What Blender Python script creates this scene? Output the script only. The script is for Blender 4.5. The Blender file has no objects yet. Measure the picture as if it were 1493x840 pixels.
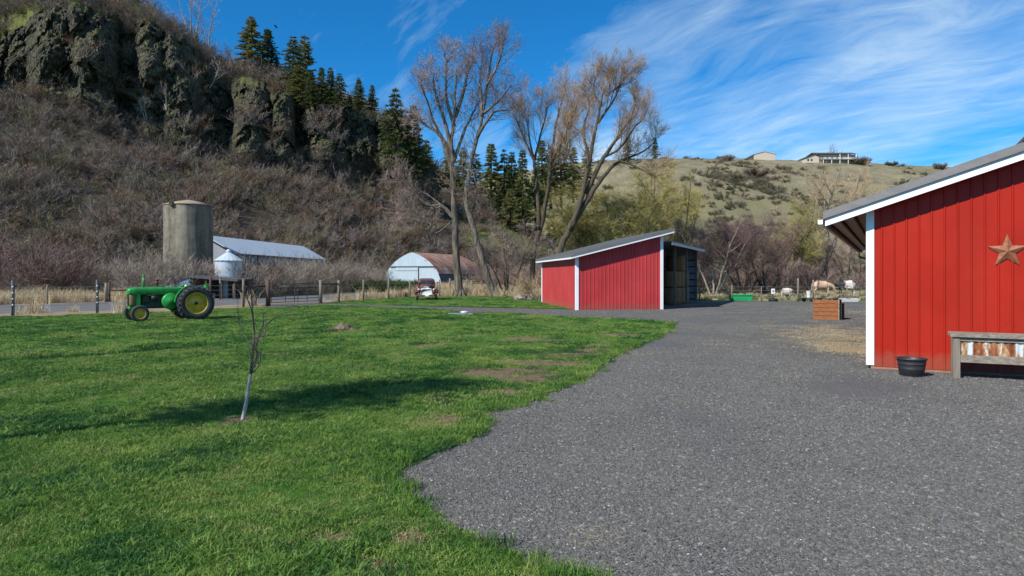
import bpy, math, random, os
import numpy as np
from mathutils import Vector, Matrix, noise
from mathutils.geometry import delaunay_2d_cdt

random.seed(7); np.random.seed(7)
S = bpy.context.scene
COL = S.collection
F, CX, HY, H = 995.0, 746.5, 403.0, 2.0
R = math.radians
def G(px, py, z=0.0):
    Y = (H - z) * F / (py - HY)
    return ((px - CX) / F * Y, Y)
def W(px, py, Y):
    return Vector(((px - CX) / F * Y, Y, H + (HY - py) / F * Y))

# ------------------------------------------------------------------ materials
def new_mat(name):
    m = bpy.data.materials.new(name); m.use_nodes = True
    nt = m.node_tree
    return m, nt, nt.nodes['Principled BSDF']
def nd(nt, t, **kw):
    n = nt.nodes.new(t)
    for k, v in kw.items():
        if k in n.inputs: n.inputs[k].default_value = v
        else: setattr(n, k, v)
    return n
def c4(c): return (c[0], c[1], c[2], 1.0)
def ramp(nt, fac, stops, interp='LINEAR'):
    r = nt.nodes.new('ShaderNodeValToRGB'); e = r.color_ramp.elements
    r.color_ramp.interpolation = interp
    while len(e) > 1: e.remove(e[-1])
    e[0].position = stops[0][0]; e[0].color = c4(stops[0][1])
    for p, c in stops[1:]:
        x = e.new(p); x.color = c4(c)
    nt.links.new(fac, r.inputs[0])
    return r.outputs[0]
def mixc(nt, fac, a, b, mode='MIX'):
    n = nt.nodes.new('ShaderNodeMix'); n.data_type = 'RGBA'; n.blend_type = mode
    for i, v in ((0, fac), (6, a), (7, b)):
        if hasattr(v, 'is_output'): nt.links.new(v, n.inputs[i])
        elif i == 0: n.inputs[0].default_value = v
        else: n.inputs[i].default_value = c4(v)
    return n.outputs[2]
def math_(nt, op, a, b=0.0, clamp=False):
    n = nt.nodes.new('ShaderNodeMath'); n.operation = op; n.use_clamp = clamp
    for i, v in ((0, a), (1, b)):
        if hasattr(v, 'is_output'): nt.links.new(v, n.inputs[i])
        else: n.inputs[i].default_value = v
    return n.outputs[0]
def coord(nt, scale=(1, 1, 1), kind='Object', rot=(0, 0, 0)):
    tc = nt.nodes.new('ShaderNodeTexCoord'); mp = nt.nodes.new('ShaderNodeMapping')
    mp.inputs['Scale'].default_value = scale; mp.inputs['Rotation'].default_value = rot
    nt.links.new(tc.outputs[kind], mp.inputs[0])
    return mp.outputs[0]
def pos(nt, scale=(1, 1, 1)):
    g = nt.nodes.new('ShaderNodeNewGeometry'); mp = nt.nodes.new('ShaderNodeMapping')
    mp.inputs['Scale'].default_value = scale
    nt.links.new(g.outputs['Position'], mp.inputs[0]); return mp.outputs[0]
def noise_(nt, vec, scale, detail=4, rough=0.55, dist=0.0):
    n = nd(nt, 'ShaderNodeTexNoise', Scale=scale, Detail=detail, Roughness=rough, Distortion=dist)
    nt.links.new(vec, n.inputs['Vector']); return n.outputs['Fac']
def voro(nt, vec, scale, feature='F1', out='Distance', rnd=1.0):
    n = nt.nodes.new('ShaderNodeTexVoronoi'); n.feature = feature
    n.inputs['Scale'].default_value = scale; n.inputs['Randomness'].default_value = rnd
    nt.links.new(vec, n.inputs['Vector']); return n.outputs[out]
def bump(nt, bsdf, h, strength=0.5, dist=0.02):
    b = nd(nt, 'ShaderNodeBump', Strength=strength, Distance=dist)
    nt.links.new(h, b.inputs['Height']); nt.links.new(b.outputs[0], bsdf.inputs['Normal'])
def setc(nt, b, c):
    if hasattr(c, 'is_output'): nt.links.new(c, b.inputs['Base Color'])
    else: b.inputs['Base Color'].default_value = c4(c)
def attr(nt, name, out='Color'):
    a = nt.nodes.new('ShaderNodeAttribute'); a.attribute_name = name
    return a.outputs[out]

def M_plain(name, col, rough=0.6, metal=0.0, var=0.15, scale=3.0, bmp=0.0, spec=0.5):
    m, nt, b = new_mat(name); v = coord(nt)
    n = noise_(nt, v, scale, 6, 0.65)
    lo = [max(0, c * (1 - var)) for c in col]; hi = [min(1, c * (1 + var)) for c in col]
    setc(nt, b, ramp(nt, n, [(0.3, lo), (0.7, hi)]))
    b.inputs['Roughness'].default_value = rough; b.inputs['Metallic'].default_value = metal
    b.inputs['Specular IOR Level'].default_value = spec
    if bmp: bump(nt, b, noise_(nt, v, scale * 6, 5, 0.7), bmp, 0.02)
    return m
def M_streak(name, stops, sc=(8, 8, 0.6), rough=0.8, bmp=0.4, second=None, metal=0.0, dist=0.02, det=7):
    """grain or run-off streaks stretched along one axis"""
    m, nt, b = new_mat(name); v = coord(nt, sc)
    n = noise_(nt, v, 1.0, det, 0.65, 0.3)
    c = ramp(nt, n, stops)
    if second:
        f = ramp(nt, noise_(nt, coord(nt), second[1], 5, 0.7), [(second[2], (0, 0, 0)), (second[3], (1, 1, 1))])
        c = mixc(nt, f, c, second[0])
    setc(nt, b, c); b.inputs['Roughness'].default_value = rough; b.inputs['Metallic'].default_value = metal
    if bmp: bump(nt, b, n, bmp, dist)
    return m
def M_leafy(name, stops, rough=0.75, trans=0.0, nscale=0.35):
    """per-instance and per-place colour variation for foliage, twigs and blades"""
    m, nt, b = new_mat(name)
    oi = nt.nodes.new('ShaderNodeObjectInfo')
    n = noise_(nt, pos(nt), nscale, 3, 0.6)
    f = math_(nt, 'ADD', math_(nt, 'MULTIPLY', oi.outputs['Random'], 0.45), math_(nt, 'MULTIPLY', n, 0.9))
    f = math_(nt, 'SUBTRACT', f, 0.175, True)
    setc(nt, b, ramp(nt, f, stops)); b.inputs['Roughness'].default_value = rough
    b.inputs['Specular IOR Level'].default_value = 0.25
    if trans:
        t = nt.nodes.new('ShaderNodeBsdfTranslucent'); mx = nt.nodes.new('ShaderNodeMixShader')
        nt.links.new(b.inputs['Base Color'].links[0].from_socket, t.inputs[0])
        mx.inputs[0].default_value = trans
        nt.links.new(b.outputs[0], mx.inputs[1]); nt.links.new(t.outputs[0], mx.inputs[2])
        nt.links.new(mx.outputs[0], nt.nodes['Material Output'].inputs[0])
    return m

MAT = {}
def metal_paint(name, col, rough=0.42, dirt=(0.2, 0.12, 0.08), dirtamt=0.35, fade=0.12):
    m, nt, b = new_mat(name); v = coord(nt)
    n = noise_(nt, v, 0.9, 5, 0.6)
    lo = [c * (1 - fade) for c in col]; hi = [min(1, c * (1 + fade)) for c in col]
    c = ramp(nt, n, [(0.3, lo), (0.7, hi)])
    st = noise_(nt, coord(nt, (9, 9, 0.5)), 1.0, 6, 0.7)
    c = mixc(nt, ramp(nt, st, [(0.55, (0, 0, 0)), (0.85, (dirtamt,) * 3)]), c, [x * 0.72 for x in col])
    bands = noise_(nt, coord(nt, (1.3, 1.3, 0.02)), 1.0, 2, 0.5)
    c = mixc(nt, ramp(nt, bands, [(0.38, (0.30,) * 3), (0.62, (0, 0, 0))]), c, [min(1, x * 0.66) for x in col])
    fade_ = noise_(nt, coord(nt, (0.5, 0.5, 0.35)), 1.0, 4, 0.6)
    c = mixc(nt, ramp(nt, fade_, [(0.5, (0, 0, 0)), (0.75, (0.16,) * 3)]), c, [col[0] * 1.05, col[1] + 0.05, col[2] + 0.04])
    # splash dirt close to the ground: a band of soil with its own ragged edge
    sep = nt.nodes.new('ShaderNodeSeparateXYZ'); nt.links.new(coord(nt), sep.inputs[0])
    h = math_(nt, 'ADD', sep.outputs[2], math_(nt, 'MULTIPLY', noise_(nt, v, 5.0, 5, 0.7), -0.5))
    c = mixc(nt, ramp(nt, h, [(0.0, (dirtamt,) * 3), (0.18, (0, 0, 0))]), c, dirt)
    setc(nt, b, c); b.inputs['Roughness'].default_value = rough; b.inputs['Specular IOR Level'].default_value = 0.22
    bump(nt, b, noise_(nt, coord(nt, (1, 1, 0.4)), 2.2, 3, 0.5), 0.2, 0.03)
    return m
MAT['barn_red'] = metal_paint('barn red metal', (0.36, 0.016, 0.005))
MAT['shed_red'] = metal_paint('shed red metal', (0.47, 0.048, 0.05), 0.45)
MAT['white'] = M_plain('white trim paint', (0.82, 0.83, 0.84), 0.45, 0, 0.05, 4)
MAT['roof_grey'] = M_streak('grey roof metal', [(0.3, (0.15, 0.14, 0.135)), (0.7, (0.21, 0.195, 0.185))], (1, 6, 6), 0.5, 0.1)
MAT['roof_shed'] = M_streak('charcoal roof metal', [(0.3, (0.12, 0.12, 0.122)), (0.7, (0.17, 0.168, 0.165))], (1, 6, 6), 0.5, 0.1)
MAT['under'] = M_streak('unpainted roof underside', [(0.3, (0.42, 0.39, 0.34)), (0.7, (0.62, 0.58, 0.52))], (3, 3, 3), 0.5, 0.1)
MAT['galv'] = M_streak('galvanised steel', [(0.25, (0.42, 0.46, 0.5)), (0.75, (0.62, 0.66, 0.7))], (4, 4, 0.5), 0.45, 0.1, ((0.3, 0.26, 0.22), 1.2, 0.62, 0.8), 0.25)
MAT['galv_roof'] = M_streak('weathered white roof', [(0.25, (0.36, 0.41, 0.46)), (0.75, (0.52, 0.58, 0.63))], (0.6, 6, 0.6), 0.5, 0.1, ((0.4, 0.36, 0.33), 0.5, 0.6, 0.85))
MAT['pale_blue'] = M_streak('pale blue sheet metal', [(0.25, (0.30, 0.39, 0.44)), (0.75, (0.47, 0.56, 0.61))], (7, 7, 0.4), 0.5, 0.12, ((0.45, 0.45, 0.42), 0.8, 0.6, 0.8))
MAT['rust_roof'] = M_streak('rusted sheet roof', [(0.32, (0.14, 0.055, 0.035)), (0.46, (0.25, 0.105, 0.06)), (0.56, (0.36, 0.20, 0.13)), (0.68, (0.48, 0.40, 0.34))], (0.35, 2.6, 0.25), 0.75, 0.3, ((0.42, 0.36, 0.31), 0.35, 0.56, 0.66))
MAT['dark_wall'] = M_streak('weathered dark boards and wall shade', [(0.3, (0.035, 0.035, 0.04)), (0.7, (0.10, 0.10, 0.115))], (6, 6, 0.4), 0.85, 0.4)
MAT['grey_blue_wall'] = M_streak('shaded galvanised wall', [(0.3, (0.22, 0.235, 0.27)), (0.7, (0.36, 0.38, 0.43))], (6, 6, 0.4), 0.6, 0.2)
MAT['timber'] = M_streak('weathered timber', [(0.3, (0.10, 0.08, 0.06)), (0.55, (0.2, 0.165, 0.13)), (0.75, (0.3, 0.26, 0.21))], (14, 14, 1.2), 0.85, 0.5)
MAT['timber_x'] = M_streak('weathered grey board', [(0.3, (0.12, 0.095, 0.07)), (0.55, (0.25, 0.21, 0.165)), (0.75, (0.37, 0.33, 0.28))], (1.2, 14, 14), 0.85, 0.5)
MAT['timber_dark'] = M_streak('dark reddish post wood', [(0.3, (0.045, 0.025, 0.018)), (0.7, (0.13, 0.07, 0.05))], (10, 10, 1.0), 0.9, 0.5)
MAT['cedar'] = M_streak('orange stained planks', [(0.25, (0.14, 0.042, 0.010)), (0.6, (0.29, 0.098, 0.022)), (0.8, (0.36, 0.14, 0.036))], (2.0, 14, 14), 0.6, 0.3)
MAT['skirt'] = M_streak('brown skirt board', [(0.3, (0.20, 0.09, 0.055)), (0.7, (0.36, 0.19, 0.12))], (1, 12, 12), 0.8, 0.4)
MAT['black_rubber'] = M_plain('black rubber', (0.018, 0.018, 0.02), 0.75, 0, 0.4, 6, 0.3)
MAT['tyre'] = M_plain('dusty tyre rubber', (0.035, 0.036, 0.04), 0.8, 0, 0.35, 5, 0.3)
MAT['tub'] = M_streak('black plastic tub', [(0.3, (0.012, 0.011, 0.014)), (0.7, (0.04, 0.036, 0.04))], (2, 2, 18), 0.5, 0.15)
MAT['green_paint'] = M_plain('tractor green enamel', (0.018, 0.25, 0.042), 0.4, 0, 0.3, 4, 0.05)
MAT['yellow_paint'] = M_plain('wheel yellow enamel', (0.60, 0.39, 0.04), 0.45, 0, 0.35, 6, 0.05)
MAT['grille_tan'] = M_streak('tan radiator screen', [(0.3, (0.12, 0.085, 0.035)), (0.7, (0.24, 0.17, 0.07))], (40, 40, 2), 0.6, 0.5)
MAT['engine'] = M_plain('greasy engine iron', (0.022, 0.03, 0.022), 0.5, 0.2, 0.6, 5, 0.3)
MAT['rusty_pipe'] = M_plain('rusty pipe', (0.14, 0.06, 0.035), 0.8, 0, 0.4, 8, 0.3)
MAT['steel_dark'] = M_plain('dark steel', (0.06, 0.06, 0.065), 0.45, 0.6, 0.3, 6)
MAT['truck_rust'] = M_plain('oxidised maroon truck paint', (0.115, 0.045, 0.035), 0.55, 0, 0.5, 3.5, 0.15)
MAT['chrome'] = M_plain('dulled bright grille', (0.66, 0.68, 0.71), 0.4, 0.0, 0.12, 6)
MAT['glass'] = M_plain('dark window glass', (0.02, 0.024, 0.028), 0.08, 0, 0.2, 2, 0, 0.8)
MAT['lamp_glass'] = M_plain('headlamp glass', (0.5, 0.44, 0.38), 0.15, 0, 0.1, 4)
MAT['plastic_green'] = M_plain('bright green plastic', (0.015, 0.42, 0.13), 0.4, 0, 0.15, 3)
MAT['white_plastic'] = M_plain('white plastic', (0.78, 0.79, 0.8), 0.45, 0, 0.06, 4)
MAT['star'] = M_plain('rusty painted star tin', (0.28, 0.105, 0.05), 0.6, 0.1, 0.4, 14, 0.2)
MAT['hay'] = M_streak('baled hay', [(0.3, (0.15, 0.09, 0.035)), (0.7, (0.34, 0.22, 0.10))], (12, 12, 5), 0.95, 0.8)
MAT['sheep_wool'] = M_plain('cream fleece', (0.55, 0.47, 0.42), 0.95, 0, 0.15, 14, 0.5)
MAT['animal_dark'] = M_plain('black animal hair', (0.014, 0.013, 0.014), 0.7, 0, 0.3, 9)
MAT['cow_tan'] = M_plain('tan cow hide', (0.50, 0.33, 0.22), 0.75, 0, 0.2, 4)
MAT['stone_pale'] = M_plain('pale stone', (0.24, 0.205, 0.18), 0.9, 0, 0.35, 5, 0.6)
MAT['soil_mound'] = M_plain('dry dirt clods', (0.15, 0.105, 0.08), 0.95, 0, 0.45, 9, 0.8)
MAT['concrete_lid'] = M_plain('pale concrete', (0.22, 0.22, 0.225), 0.85, 0, 0.25, 7, 0.3)
MAT['insulator'] = M_plain('white insulators', (0.85, 0.85, 0.85), 0.4, 0, 0.03, 4)
MAT['wire'] = M_plain('galvanised wire', (0.3, 0.3, 0.3), 0.5, 0.5, 0.1, 4)
MAT['tpost'] = M_plain('fence post steel', (0.10, 0.10, 0.10), 0.7, 0.2, 0.4, 8)
MAT['log'] = M_streak('cut log bark', [(0.3, (0.07, 0.045, 0.025)), (0.7, (0.22, 0.14, 0.07))], (2, 12, 12), 0.9, 0.6)
MAT['logend'] = M_plain('sawn log end', (0.42, 0.27, 0.1), 0.85, 0, 0.25, 12)
MAT['beige_siding'] = M_plain('beige siding', (0.55, 0.46, 0.36), 0.7, 0, 0.08, 2)
MAT['house_roof'] = M_plain('dark shingle roof', (0.06, 0.05, 0.045), 0.85, 0, 0.3, 2)

def M_cow_patch():
    m, nt, b = new_mat('black and white speckled hide'); v = coord(nt)
    n = noise_(nt, v, 1.7, 4, 0.7, 0.4); n2 = noise_(nt, v, 14, 3, 0.7)
    sep = nt.nodes.new('ShaderNodeSeparateXYZ'); nt.links.new(coord(nt), sep.inputs[0])
    f = math_(nt, 'ADD', math_(nt, 'MULTIPLY', sep.outputs[0], 0.36), math_(nt, 'MULTIPLY', n, 1.1))
    f = math_(nt, 'ADD', f, math_(nt, 'MULTIPLY', n2, 0.25))
    setc(nt, b, ramp(nt, f, [(0.66, (0.58, 0.52, 0.47)), (0.76, (0.02, 0.02, 0.02))])); b.inputs['Roughness'].default_value = 0.75
    return m
MAT['cow_patch'] = M_cow_patch()
def M_concrete():
    m, nt, b = new_mat('stained silo concrete'); v = coord(nt)
    st = math_(nt, 'ADD', math_(nt, 'MULTIPLY', noise_(nt, coord(nt, (1.7, 1.7, 0.13)), 1.0, 5, 0.65, 0.6), 0.6), math_(nt, 'MULTIPLY', noise_(nt, v, 0.8, 7, 0.72), 0.4))
    c = ramp(nt, st, [(0.36, (0.05, 0.042, 0.032)), (0.48, (0.15, 0.13, 0.095)), (0.6, (0.27, 0.235, 0.175)), (0.75, (0.40, 0.355, 0.275))])
    n = noise_(nt, v, 1.1, 6, 0.7)
    c = mixc(nt, ramp(nt, n, [(0.5, (0, 0, 0)), (0.72, (0.6, 0.6, 0.6))]), c, (0.12, 0.10, 0.075))
    sep = nt.nodes.new('ShaderNodeSeparateXYZ'); nt.links.new(coord(nt), sep.inputs[0])
    z = math_(nt, 'ADD', sep.outputs[2], math_(nt, 'MULTIPLY', n, 0.8))
    c = mixc(nt, ramp(nt, math_(nt, 'MULTIPLY', z, 0.1), [(0.30, (0.8, 0.8, 0.8)), (0.36, (0, 0, 0))]), c, (0.4, 0.34, 0.28))
    setc(nt, b, c); b.inputs['Roughness'].default_value = 0.9
    ring = nd(nt, 'ShaderNodeTexWave', Scale=0.42); ring.bands_direction = 'Z'; nt.links.new(v, ring.inputs[0])
    bump(nt, b, mixc(nt, 0.0, noise_(nt, v, 9, 6, 0.7), ring.outputs['Fac']), 0.35, 0.05)
    return m
MAT['concrete'] = M_concrete()
def M_rustpanel():
    m, nt, b = new_mat('rusty corrugated panel'); v = coord(nt, (1, 1, 0.35))
    n = math_(nt, 'ADD', math_(nt, 'MULTIPLY', noise_(nt, v, 6.5, 6, 0.7, 0.5), 0.55), math_(nt, 'MULTIPLY', noise_(nt, coord(nt, (5.2, 5.2, 0.02)), 1.0, 1, 0.5), 0.45))
    setc(nt, b, ramp(nt, n, [(0.40, (0.12, 0.03, 0.012)), (0.48, (0.27, 0.09, 0.03)), (0.53, (0.42, 0.24, 0.10)), (0.56, (0.5, 0.56, 0.58))]))
    b.inputs['Roughness'].default_value = 0.6
    return m
MAT['rust_panel'] = M_rustpanel()
MAT['bark_pale'] = M_streak('furrowed grey bark', [(0.34, (0.035, 0.027, 0.02)), (0.5, (0.11, 0.09, 0.068)), (0.7, (0.25, 0.215, 0.17))], (5, 5, 0.8), 0.95, 0.9, None, 0, 0.12)
MAT['bark_dark'] = M_streak('dark willow bark', [(0.3, (0.03, 0.022, 0.015)), (0.7, (0.13, 0.10, 0.065))], (5, 5, 0.8), 0.95, 0.9, None, 0, 0.1)
MAT['bark_sapling'] = M_streak('grey sapling bark', [(0.3, (0.26, 0.22, 0.21)), (0.7, (0.52, 0.47, 0.45))], (30, 30, 60), 0.8, 0.4)
MAT['bark_conifer'] = M_plain('conifer bark', (0.075, 0.05, 0.035), 0.95, 0, 0.4, 3)
MAT['twig_grey'] = M_leafy('grey brown twigs', [(0.2, (0.17, 0.12, 0.095)), (0.8, (0.34, 0.25, 0.205))])
MAT['twig_orange'] = M_leafy('orange willow twigs', [(0.2, (0.24, 0.16, 0.09)), (0.8, (0.46, 0.325, 0.195))])
MAT['twig_yellow'] = M_leafy('yellow green willow twigs', [(0.2, (0.18, 0.16, 0.045)), (0.8, (0.38, 0.32, 0.11))])
MAT['twig_purple'] = M_leafy('purple brown twigs', [(0.2, (0.115, 0.07, 0.066)), (0.8, (0.24, 0.155, 0.135))])
MAT['twig_pale'] = M_leafy('pale bare branches', [(0.2, (0.26, 0.21, 0.16)), (0.8, (0.42, 0.36, 0.29))])
MAT['twig_dark'] = M_plain('dark sapling twigs', (0.10, 0.078, 0.068), 0.8, 0, 0.3, 8)
MAT['needles'] = M_leafy('pine needles', [(0.1, (0.045, 0.068, 0.022)), (0.5, (0.12, 0.145, 0.042)), (0.9, (0.25, 0.235, 0.075))], 0.7, 0.32, 0.12)
MAT['brush'] = M_leafy('bare hillside brush', [(0.14, (0.055, 0.043, 0.032)), (0.27, (0.16, 0.125, 0.105)), (0.38, (0.26, 0.215, 0.19)), (0.48, (0.185, 0.105, 0.05)), (0.56, (0.22, 0.175, 0.155)), (0.66, (0.135, 0.128, 0.062)), (0.76, (0.30, 0.245, 0.17)), (0.88, (0.36, 0.315, 0.285))], 0.85, 0, 0.05)
MAT['thicket'] = M_leafy('grey tan thicket stems', [(0.1, (0.15, 0.125, 0.10)), (0.5, (0.27, 0.225, 0.18)), (0.9, (0.36, 0.30, 0.24))], 0.85, 0, 0.1)
MAT['dry_grass'] = M_leafy('dry tan grass', [(0.1, (0.30, 0.22, 0.12)), (0.5, (0.52, 0.41, 0.25)), (0.9, (0.66, 0.55, 0.37))], 0.8, 0.2, 0.2)
MAT['blade'] = M_leafy('green grass blades', [(0.08, (0.035, 0.10, 0.02)), (0.35, (0.085, 0.185, 0.03)), (0.6, (0.16, 0.27, 0.045)), (0.8, (0.26, 0.33, 0.08)), (0.95, (0.42, 0.38, 0.18))], 0.5, 0.25, 0.42)
MAT['blade_dark'] = M_leafy('lush grass and rut shade blades', [(0.1, (0.018, 0.07, 0.018)), (0.9, (0.05, 0.145, 0.028))], 0.5, 0.2, 0.6)  # dark lawn patches, and the bank's shade coloured in along the ruts
MAT['blade_dry'] = M_leafy('dull thatchy grass blades', [(0.1, (0.13, 0.20, 0.045)), (0.5, (0.26, 0.28, 0.09)), (0.9, (0.44, 0.37, 0.19))], 0.6, 0.25, 0.6)
MAT['weed'] = M_leafy('dark green roadside weeds', [(0.1, (0.025, 0.045, 0.015)), (0.9, (0.085, 0.105, 0.035))], 0.8, 0.1, 0.3)
MAT['sage'] = M_leafy('grey green hill shrubs', [(0.1, (0.08, 0.085, 0.045)), (0.4, (0.15, 0.14, 0.085)), (0.65, (0.22, 0.165, 0.12)), (0.9, (0.20, 0.195, 0.12))], 0.85, 0, 0.02)

# ------------------------------------------------------------------ mesh builder
def frame_of(d):
    d = d.normalized(); a = Vector((0, 0, 1)) if abs(d.z) < 0.9 else Vector((1, 0, 0))
    x = d.cross(a).normalized(); return x, d.cross(x).normalized()
class MB:
    def __init__(s): s.v = []; s.f = []; s.sm = []; s.mi = []
    def add(s, vs, fs, smooth=False, mi=0):
        o = len(s.v); s.v += [tuple(v) for v in vs]
        for f in fs: s.f.append(tuple(i + o for i in f)); s.sm.append(smooth); s.mi.append(mi)
        return s
    def box(s, c, d, rz=0.0, M=None, bev=0.0, mi=0):
        x, y, z = d[0] / 2, d[1] / 2, d[2] / 2
        m = M if M else Matrix.Rotation(rz, 3, 'Z')
        c = Vector(c)
        if bev > 0:
            b = min(bev, x * .9, y * .9, z * .9); vs = []
            for sx in (-1, 1):
                for sy in (-1, 1):
                    for sz in (-1, 1):
                        vs += [(sx * x, sy * (y - b), sz * (z - b)), (sx * (x - b), sy * y, sz * (z - b)), (sx * (x - b), sy * (y - b), sz * z)]
            bm = bmesh_hull(vs); s.add([m @ Vector(v) + c for v in bm[0]], bm[1], False, mi); return s
        vs = [m @ Vector((sx * x, sy * y, sz * z)) + c for sx in (-1, 1) for sy in (-1, 1) for sz in (-1, 1)]
        return s.add(vs, [(0, 1, 3, 2), (4, 6, 7, 5), (0, 4, 5, 1), (2, 3, 7, 6), (0, 2, 6, 4), (1, 5, 7, 3)], False, mi)
    def tube(s, pts, rad, n=8, cap=True, smooth=True, mi=0):
        pts = [Vector(p) for p in pts]
        if not hasattr(rad, '__len__'): rad = [rad] * len(pts)
        vs = []; fs = []; x = None
        for i, p in enumerate(pts):
            d = (pts[min(i + 1, len(pts) - 1)] - pts[max(i - 1, 0)])
            if d.length < 1e-9: d = Vector((0, 0, 1))
            d.normalize()
            if x is None: x, y = frame_of(d)
            else:
                x = (x - d * x.dot(d))
                x = x.normalized() if x.length > 1e-6 else frame_of(d)[0]
                y = d.cross(x)
            for k in range(n):
                a = 2 * math.pi * k / n
                vs.append(p + (x * math.cos(a) + y * math.sin(a)) * rad[i])
        for i in range(len(pts) - 1):
            for k in range(n):
                a, b = i * n + k, i * n + (k + 1) % n
                fs.append((a, b, b + n, a + n))
        if cap: fs += [tuple(range(n))[::-1], tuple(range((len(pts) - 1) * n, len(pts) * n))]
        return s.add(vs, fs, smooth, mi)
    def cyl(s, p0, p1, r0, r1=None, n=16, cap=True, smooth=True, mi=0):
        return s.tube([p0, p1], [r0, r0 if r1 is None else r1], n, cap, smooth, mi)
    def lathe(s, prof, n=24, c=(0, 0, 0), axis='Z', smooth=True, close=False, mi=0):
        vs = []; fs = []; c = Vector(c)
        for r, h in prof:
            for k in range(n):
                a = 2 * math.pi * k / n; p, q = r * math.cos(a), r * math.sin(a)
                v = {'Z': (p, q, h), 'Y': (p, h, q), 'X': (h, p, q)}[axis]
                vs.append(Vector(v) + c)
        m = len(prof)
        for i in range(m - 1 + (1 if close else 0)):
            for k in range(n):
                i2 = (i + 1) % m
                fs.append((i * n + k, i * n + (k + 1) % n, i2 * n + (k + 1) % n, i2 * n + k))
        return s.add(vs, fs, smooth, mi)
    def prism(s, poly, off, smooth=False, mi=0):
        """poly: 3D points; extruded by vector off"""
        off = Vector(off); n = len(poly); a = [Vector(p) for p in poly]
        vs = a + [p + off for p in a]
        fs = [tuple(range(n))[::-1], tuple(range(n, 2 * n))] + [(i, (i + 1) % n, n + (i + 1) % n, n + i) for i in range(n)]
        return s.add(vs, fs, smooth, mi)
    def beam(s, a, b, w, h, mi=0):
        a, b = Vector(a), Vector(b); d = (b - a); L = d.length; d.normalize()
        up = Vector((0, 0, 1)) if abs(d.z) < 0.95 else Vector((0, 1, 0))
        x = d.cross(up).normalized(); z = x.cross(d)
        M = Matrix((x, d, z)).transposed()
        return s.box((a + b) / 2, (w, L, h), M=M, mi=mi)
    def ball(s, c, r, n=12, m=8, jit=0.0, smooth=True, mi=0):
        rx, ry, rz = r if hasattr(r, '__len__') else (r, r, r)
        vs = []; fs = []
        for i in range(m + 1):
            t = math.pi * i / m
            for k in range(n):
                a = 2 * math.pi * k / n
                p = Vector((math.sin(t) * math.cos(a), math.sin(t) * math.sin(a), math.cos(t)))
                j = 1 + jit * noise.noise(p * 2.3 + Vector(c)) if jit else 1
                vs.append((c[0] + p.x * rx * j, c[1] + p.y * ry * j, c[2] + p.z * rz * j))
        for i in range(m):
            for k in range(n):
                fs.append((i * n + k, (i + 1) * n + k, (i + 1) * n + (k + 1) % n, i * n + (k + 1) % n))
        return s.add(vs, fs, smooth, mi)
    def build(s, name, mat, parent=None, world=True, loc=None):
        me = bpy.data.meshes.new(name)
        v = np.array(s.v, dtype=np.float64).reshape(-1, 3)
        if parent is not None and world:
            o = Vector(); q = parent
            while q: o += q.location; q = q.parent
            v = v - np.array(o)
        elif loc is not None: v = v - np.array(loc)
        me.from_pydata(v.tolist(), [], s.f)
        me.polygons.foreach_set('use_smooth', s.sm)
        ms = mat if isinstance(mat, (list, tuple)) else [mat]
        for m in ms: me.materials.append(MAT[m] if isinstance(m, str) else m)
        if len(ms) > 1: me.polygons.foreach_set('material_index', s.mi)
        me.update()
        o = bpy.data.objects.new(name, me); COL.objects.link(o)
        if parent is not None: o.parent = parent
        if loc is not None: o.location = loc
        return o
import bmesh
def bmesh_hull(vs):
    bm = bmesh.new(); [bm.verts.new(v) for v in vs]
    bmesh.ops.convex_hull(bm, input=bm.verts); bm.verts.index_update()
    r = ([v.co.copy() for v in bm.verts], [tuple(v.index for v in f.verts) for f in bm.faces]); bm.free(); return r
def tag(o, label=None, cat=None, group=None, kind=None):
    for k, v in (('label', label), ('category', cat), ('group', group), ('kind', kind)):
        if v: o[k] = v
    return o
def thing(name, label, cat, loc=(0, 0, 0), rz=0.0, group=None):
    o = bpy.data.objects.new(name, None); COL.objects.link(o); o.empty_display_size = 0.3
    o.location = loc; o.rotation_euler = (0, 0, rz)
    return tag(o, label, cat, group)
def copy_tree(o, parent=None):
    c = o.copy(); COL.objects.link(c)
    if parent: c.parent = parent
    for ch in list(o.children): copy_tree(ch, c)
    return c
# ------------------------------------------------------------------ camera, light, sky
cam = bpy.data.cameras.new('camera'); cam.lens = 24.0; cam.sensor_width = 36.0; cam.clip_end = 9000; cam.clip_start = 0.05
cam.shift_y = -(420 - HY) / 1493.0
co = bpy.data.objects.new('camera', cam); COL.objects.link(co); co.location = (0, 0, H); co.rotation_euler = (R(90), 0, 0); S.camera = co
SUN_EL = R(41); LDIR = Vector((0.745, 0.667, 0)).normalized()      # the way the light travels on the ground
sd = Vector((-LDIR.x * math.cos(SUN_EL), -LDIR.y * math.cos(SUN_EL), math.sin(SUN_EL)))   # towards the sun
sl = bpy.data.lights.new('sun', 'SUN'); sl.energy = 5.0; sl.angle = R(0.53); sl.color = (1.0, 0.95, 0.87)
so = bpy.data.objects.new('sun', sl); COL.objects.link(so); so.rotation_euler = (-sd).to_track_quat('-Z', 'Y').to_euler()
so.location = (-30, -30, 40)
wd = bpy.data.worlds.new('World'); S.world = wd; wd.use_nodes = True
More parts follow.
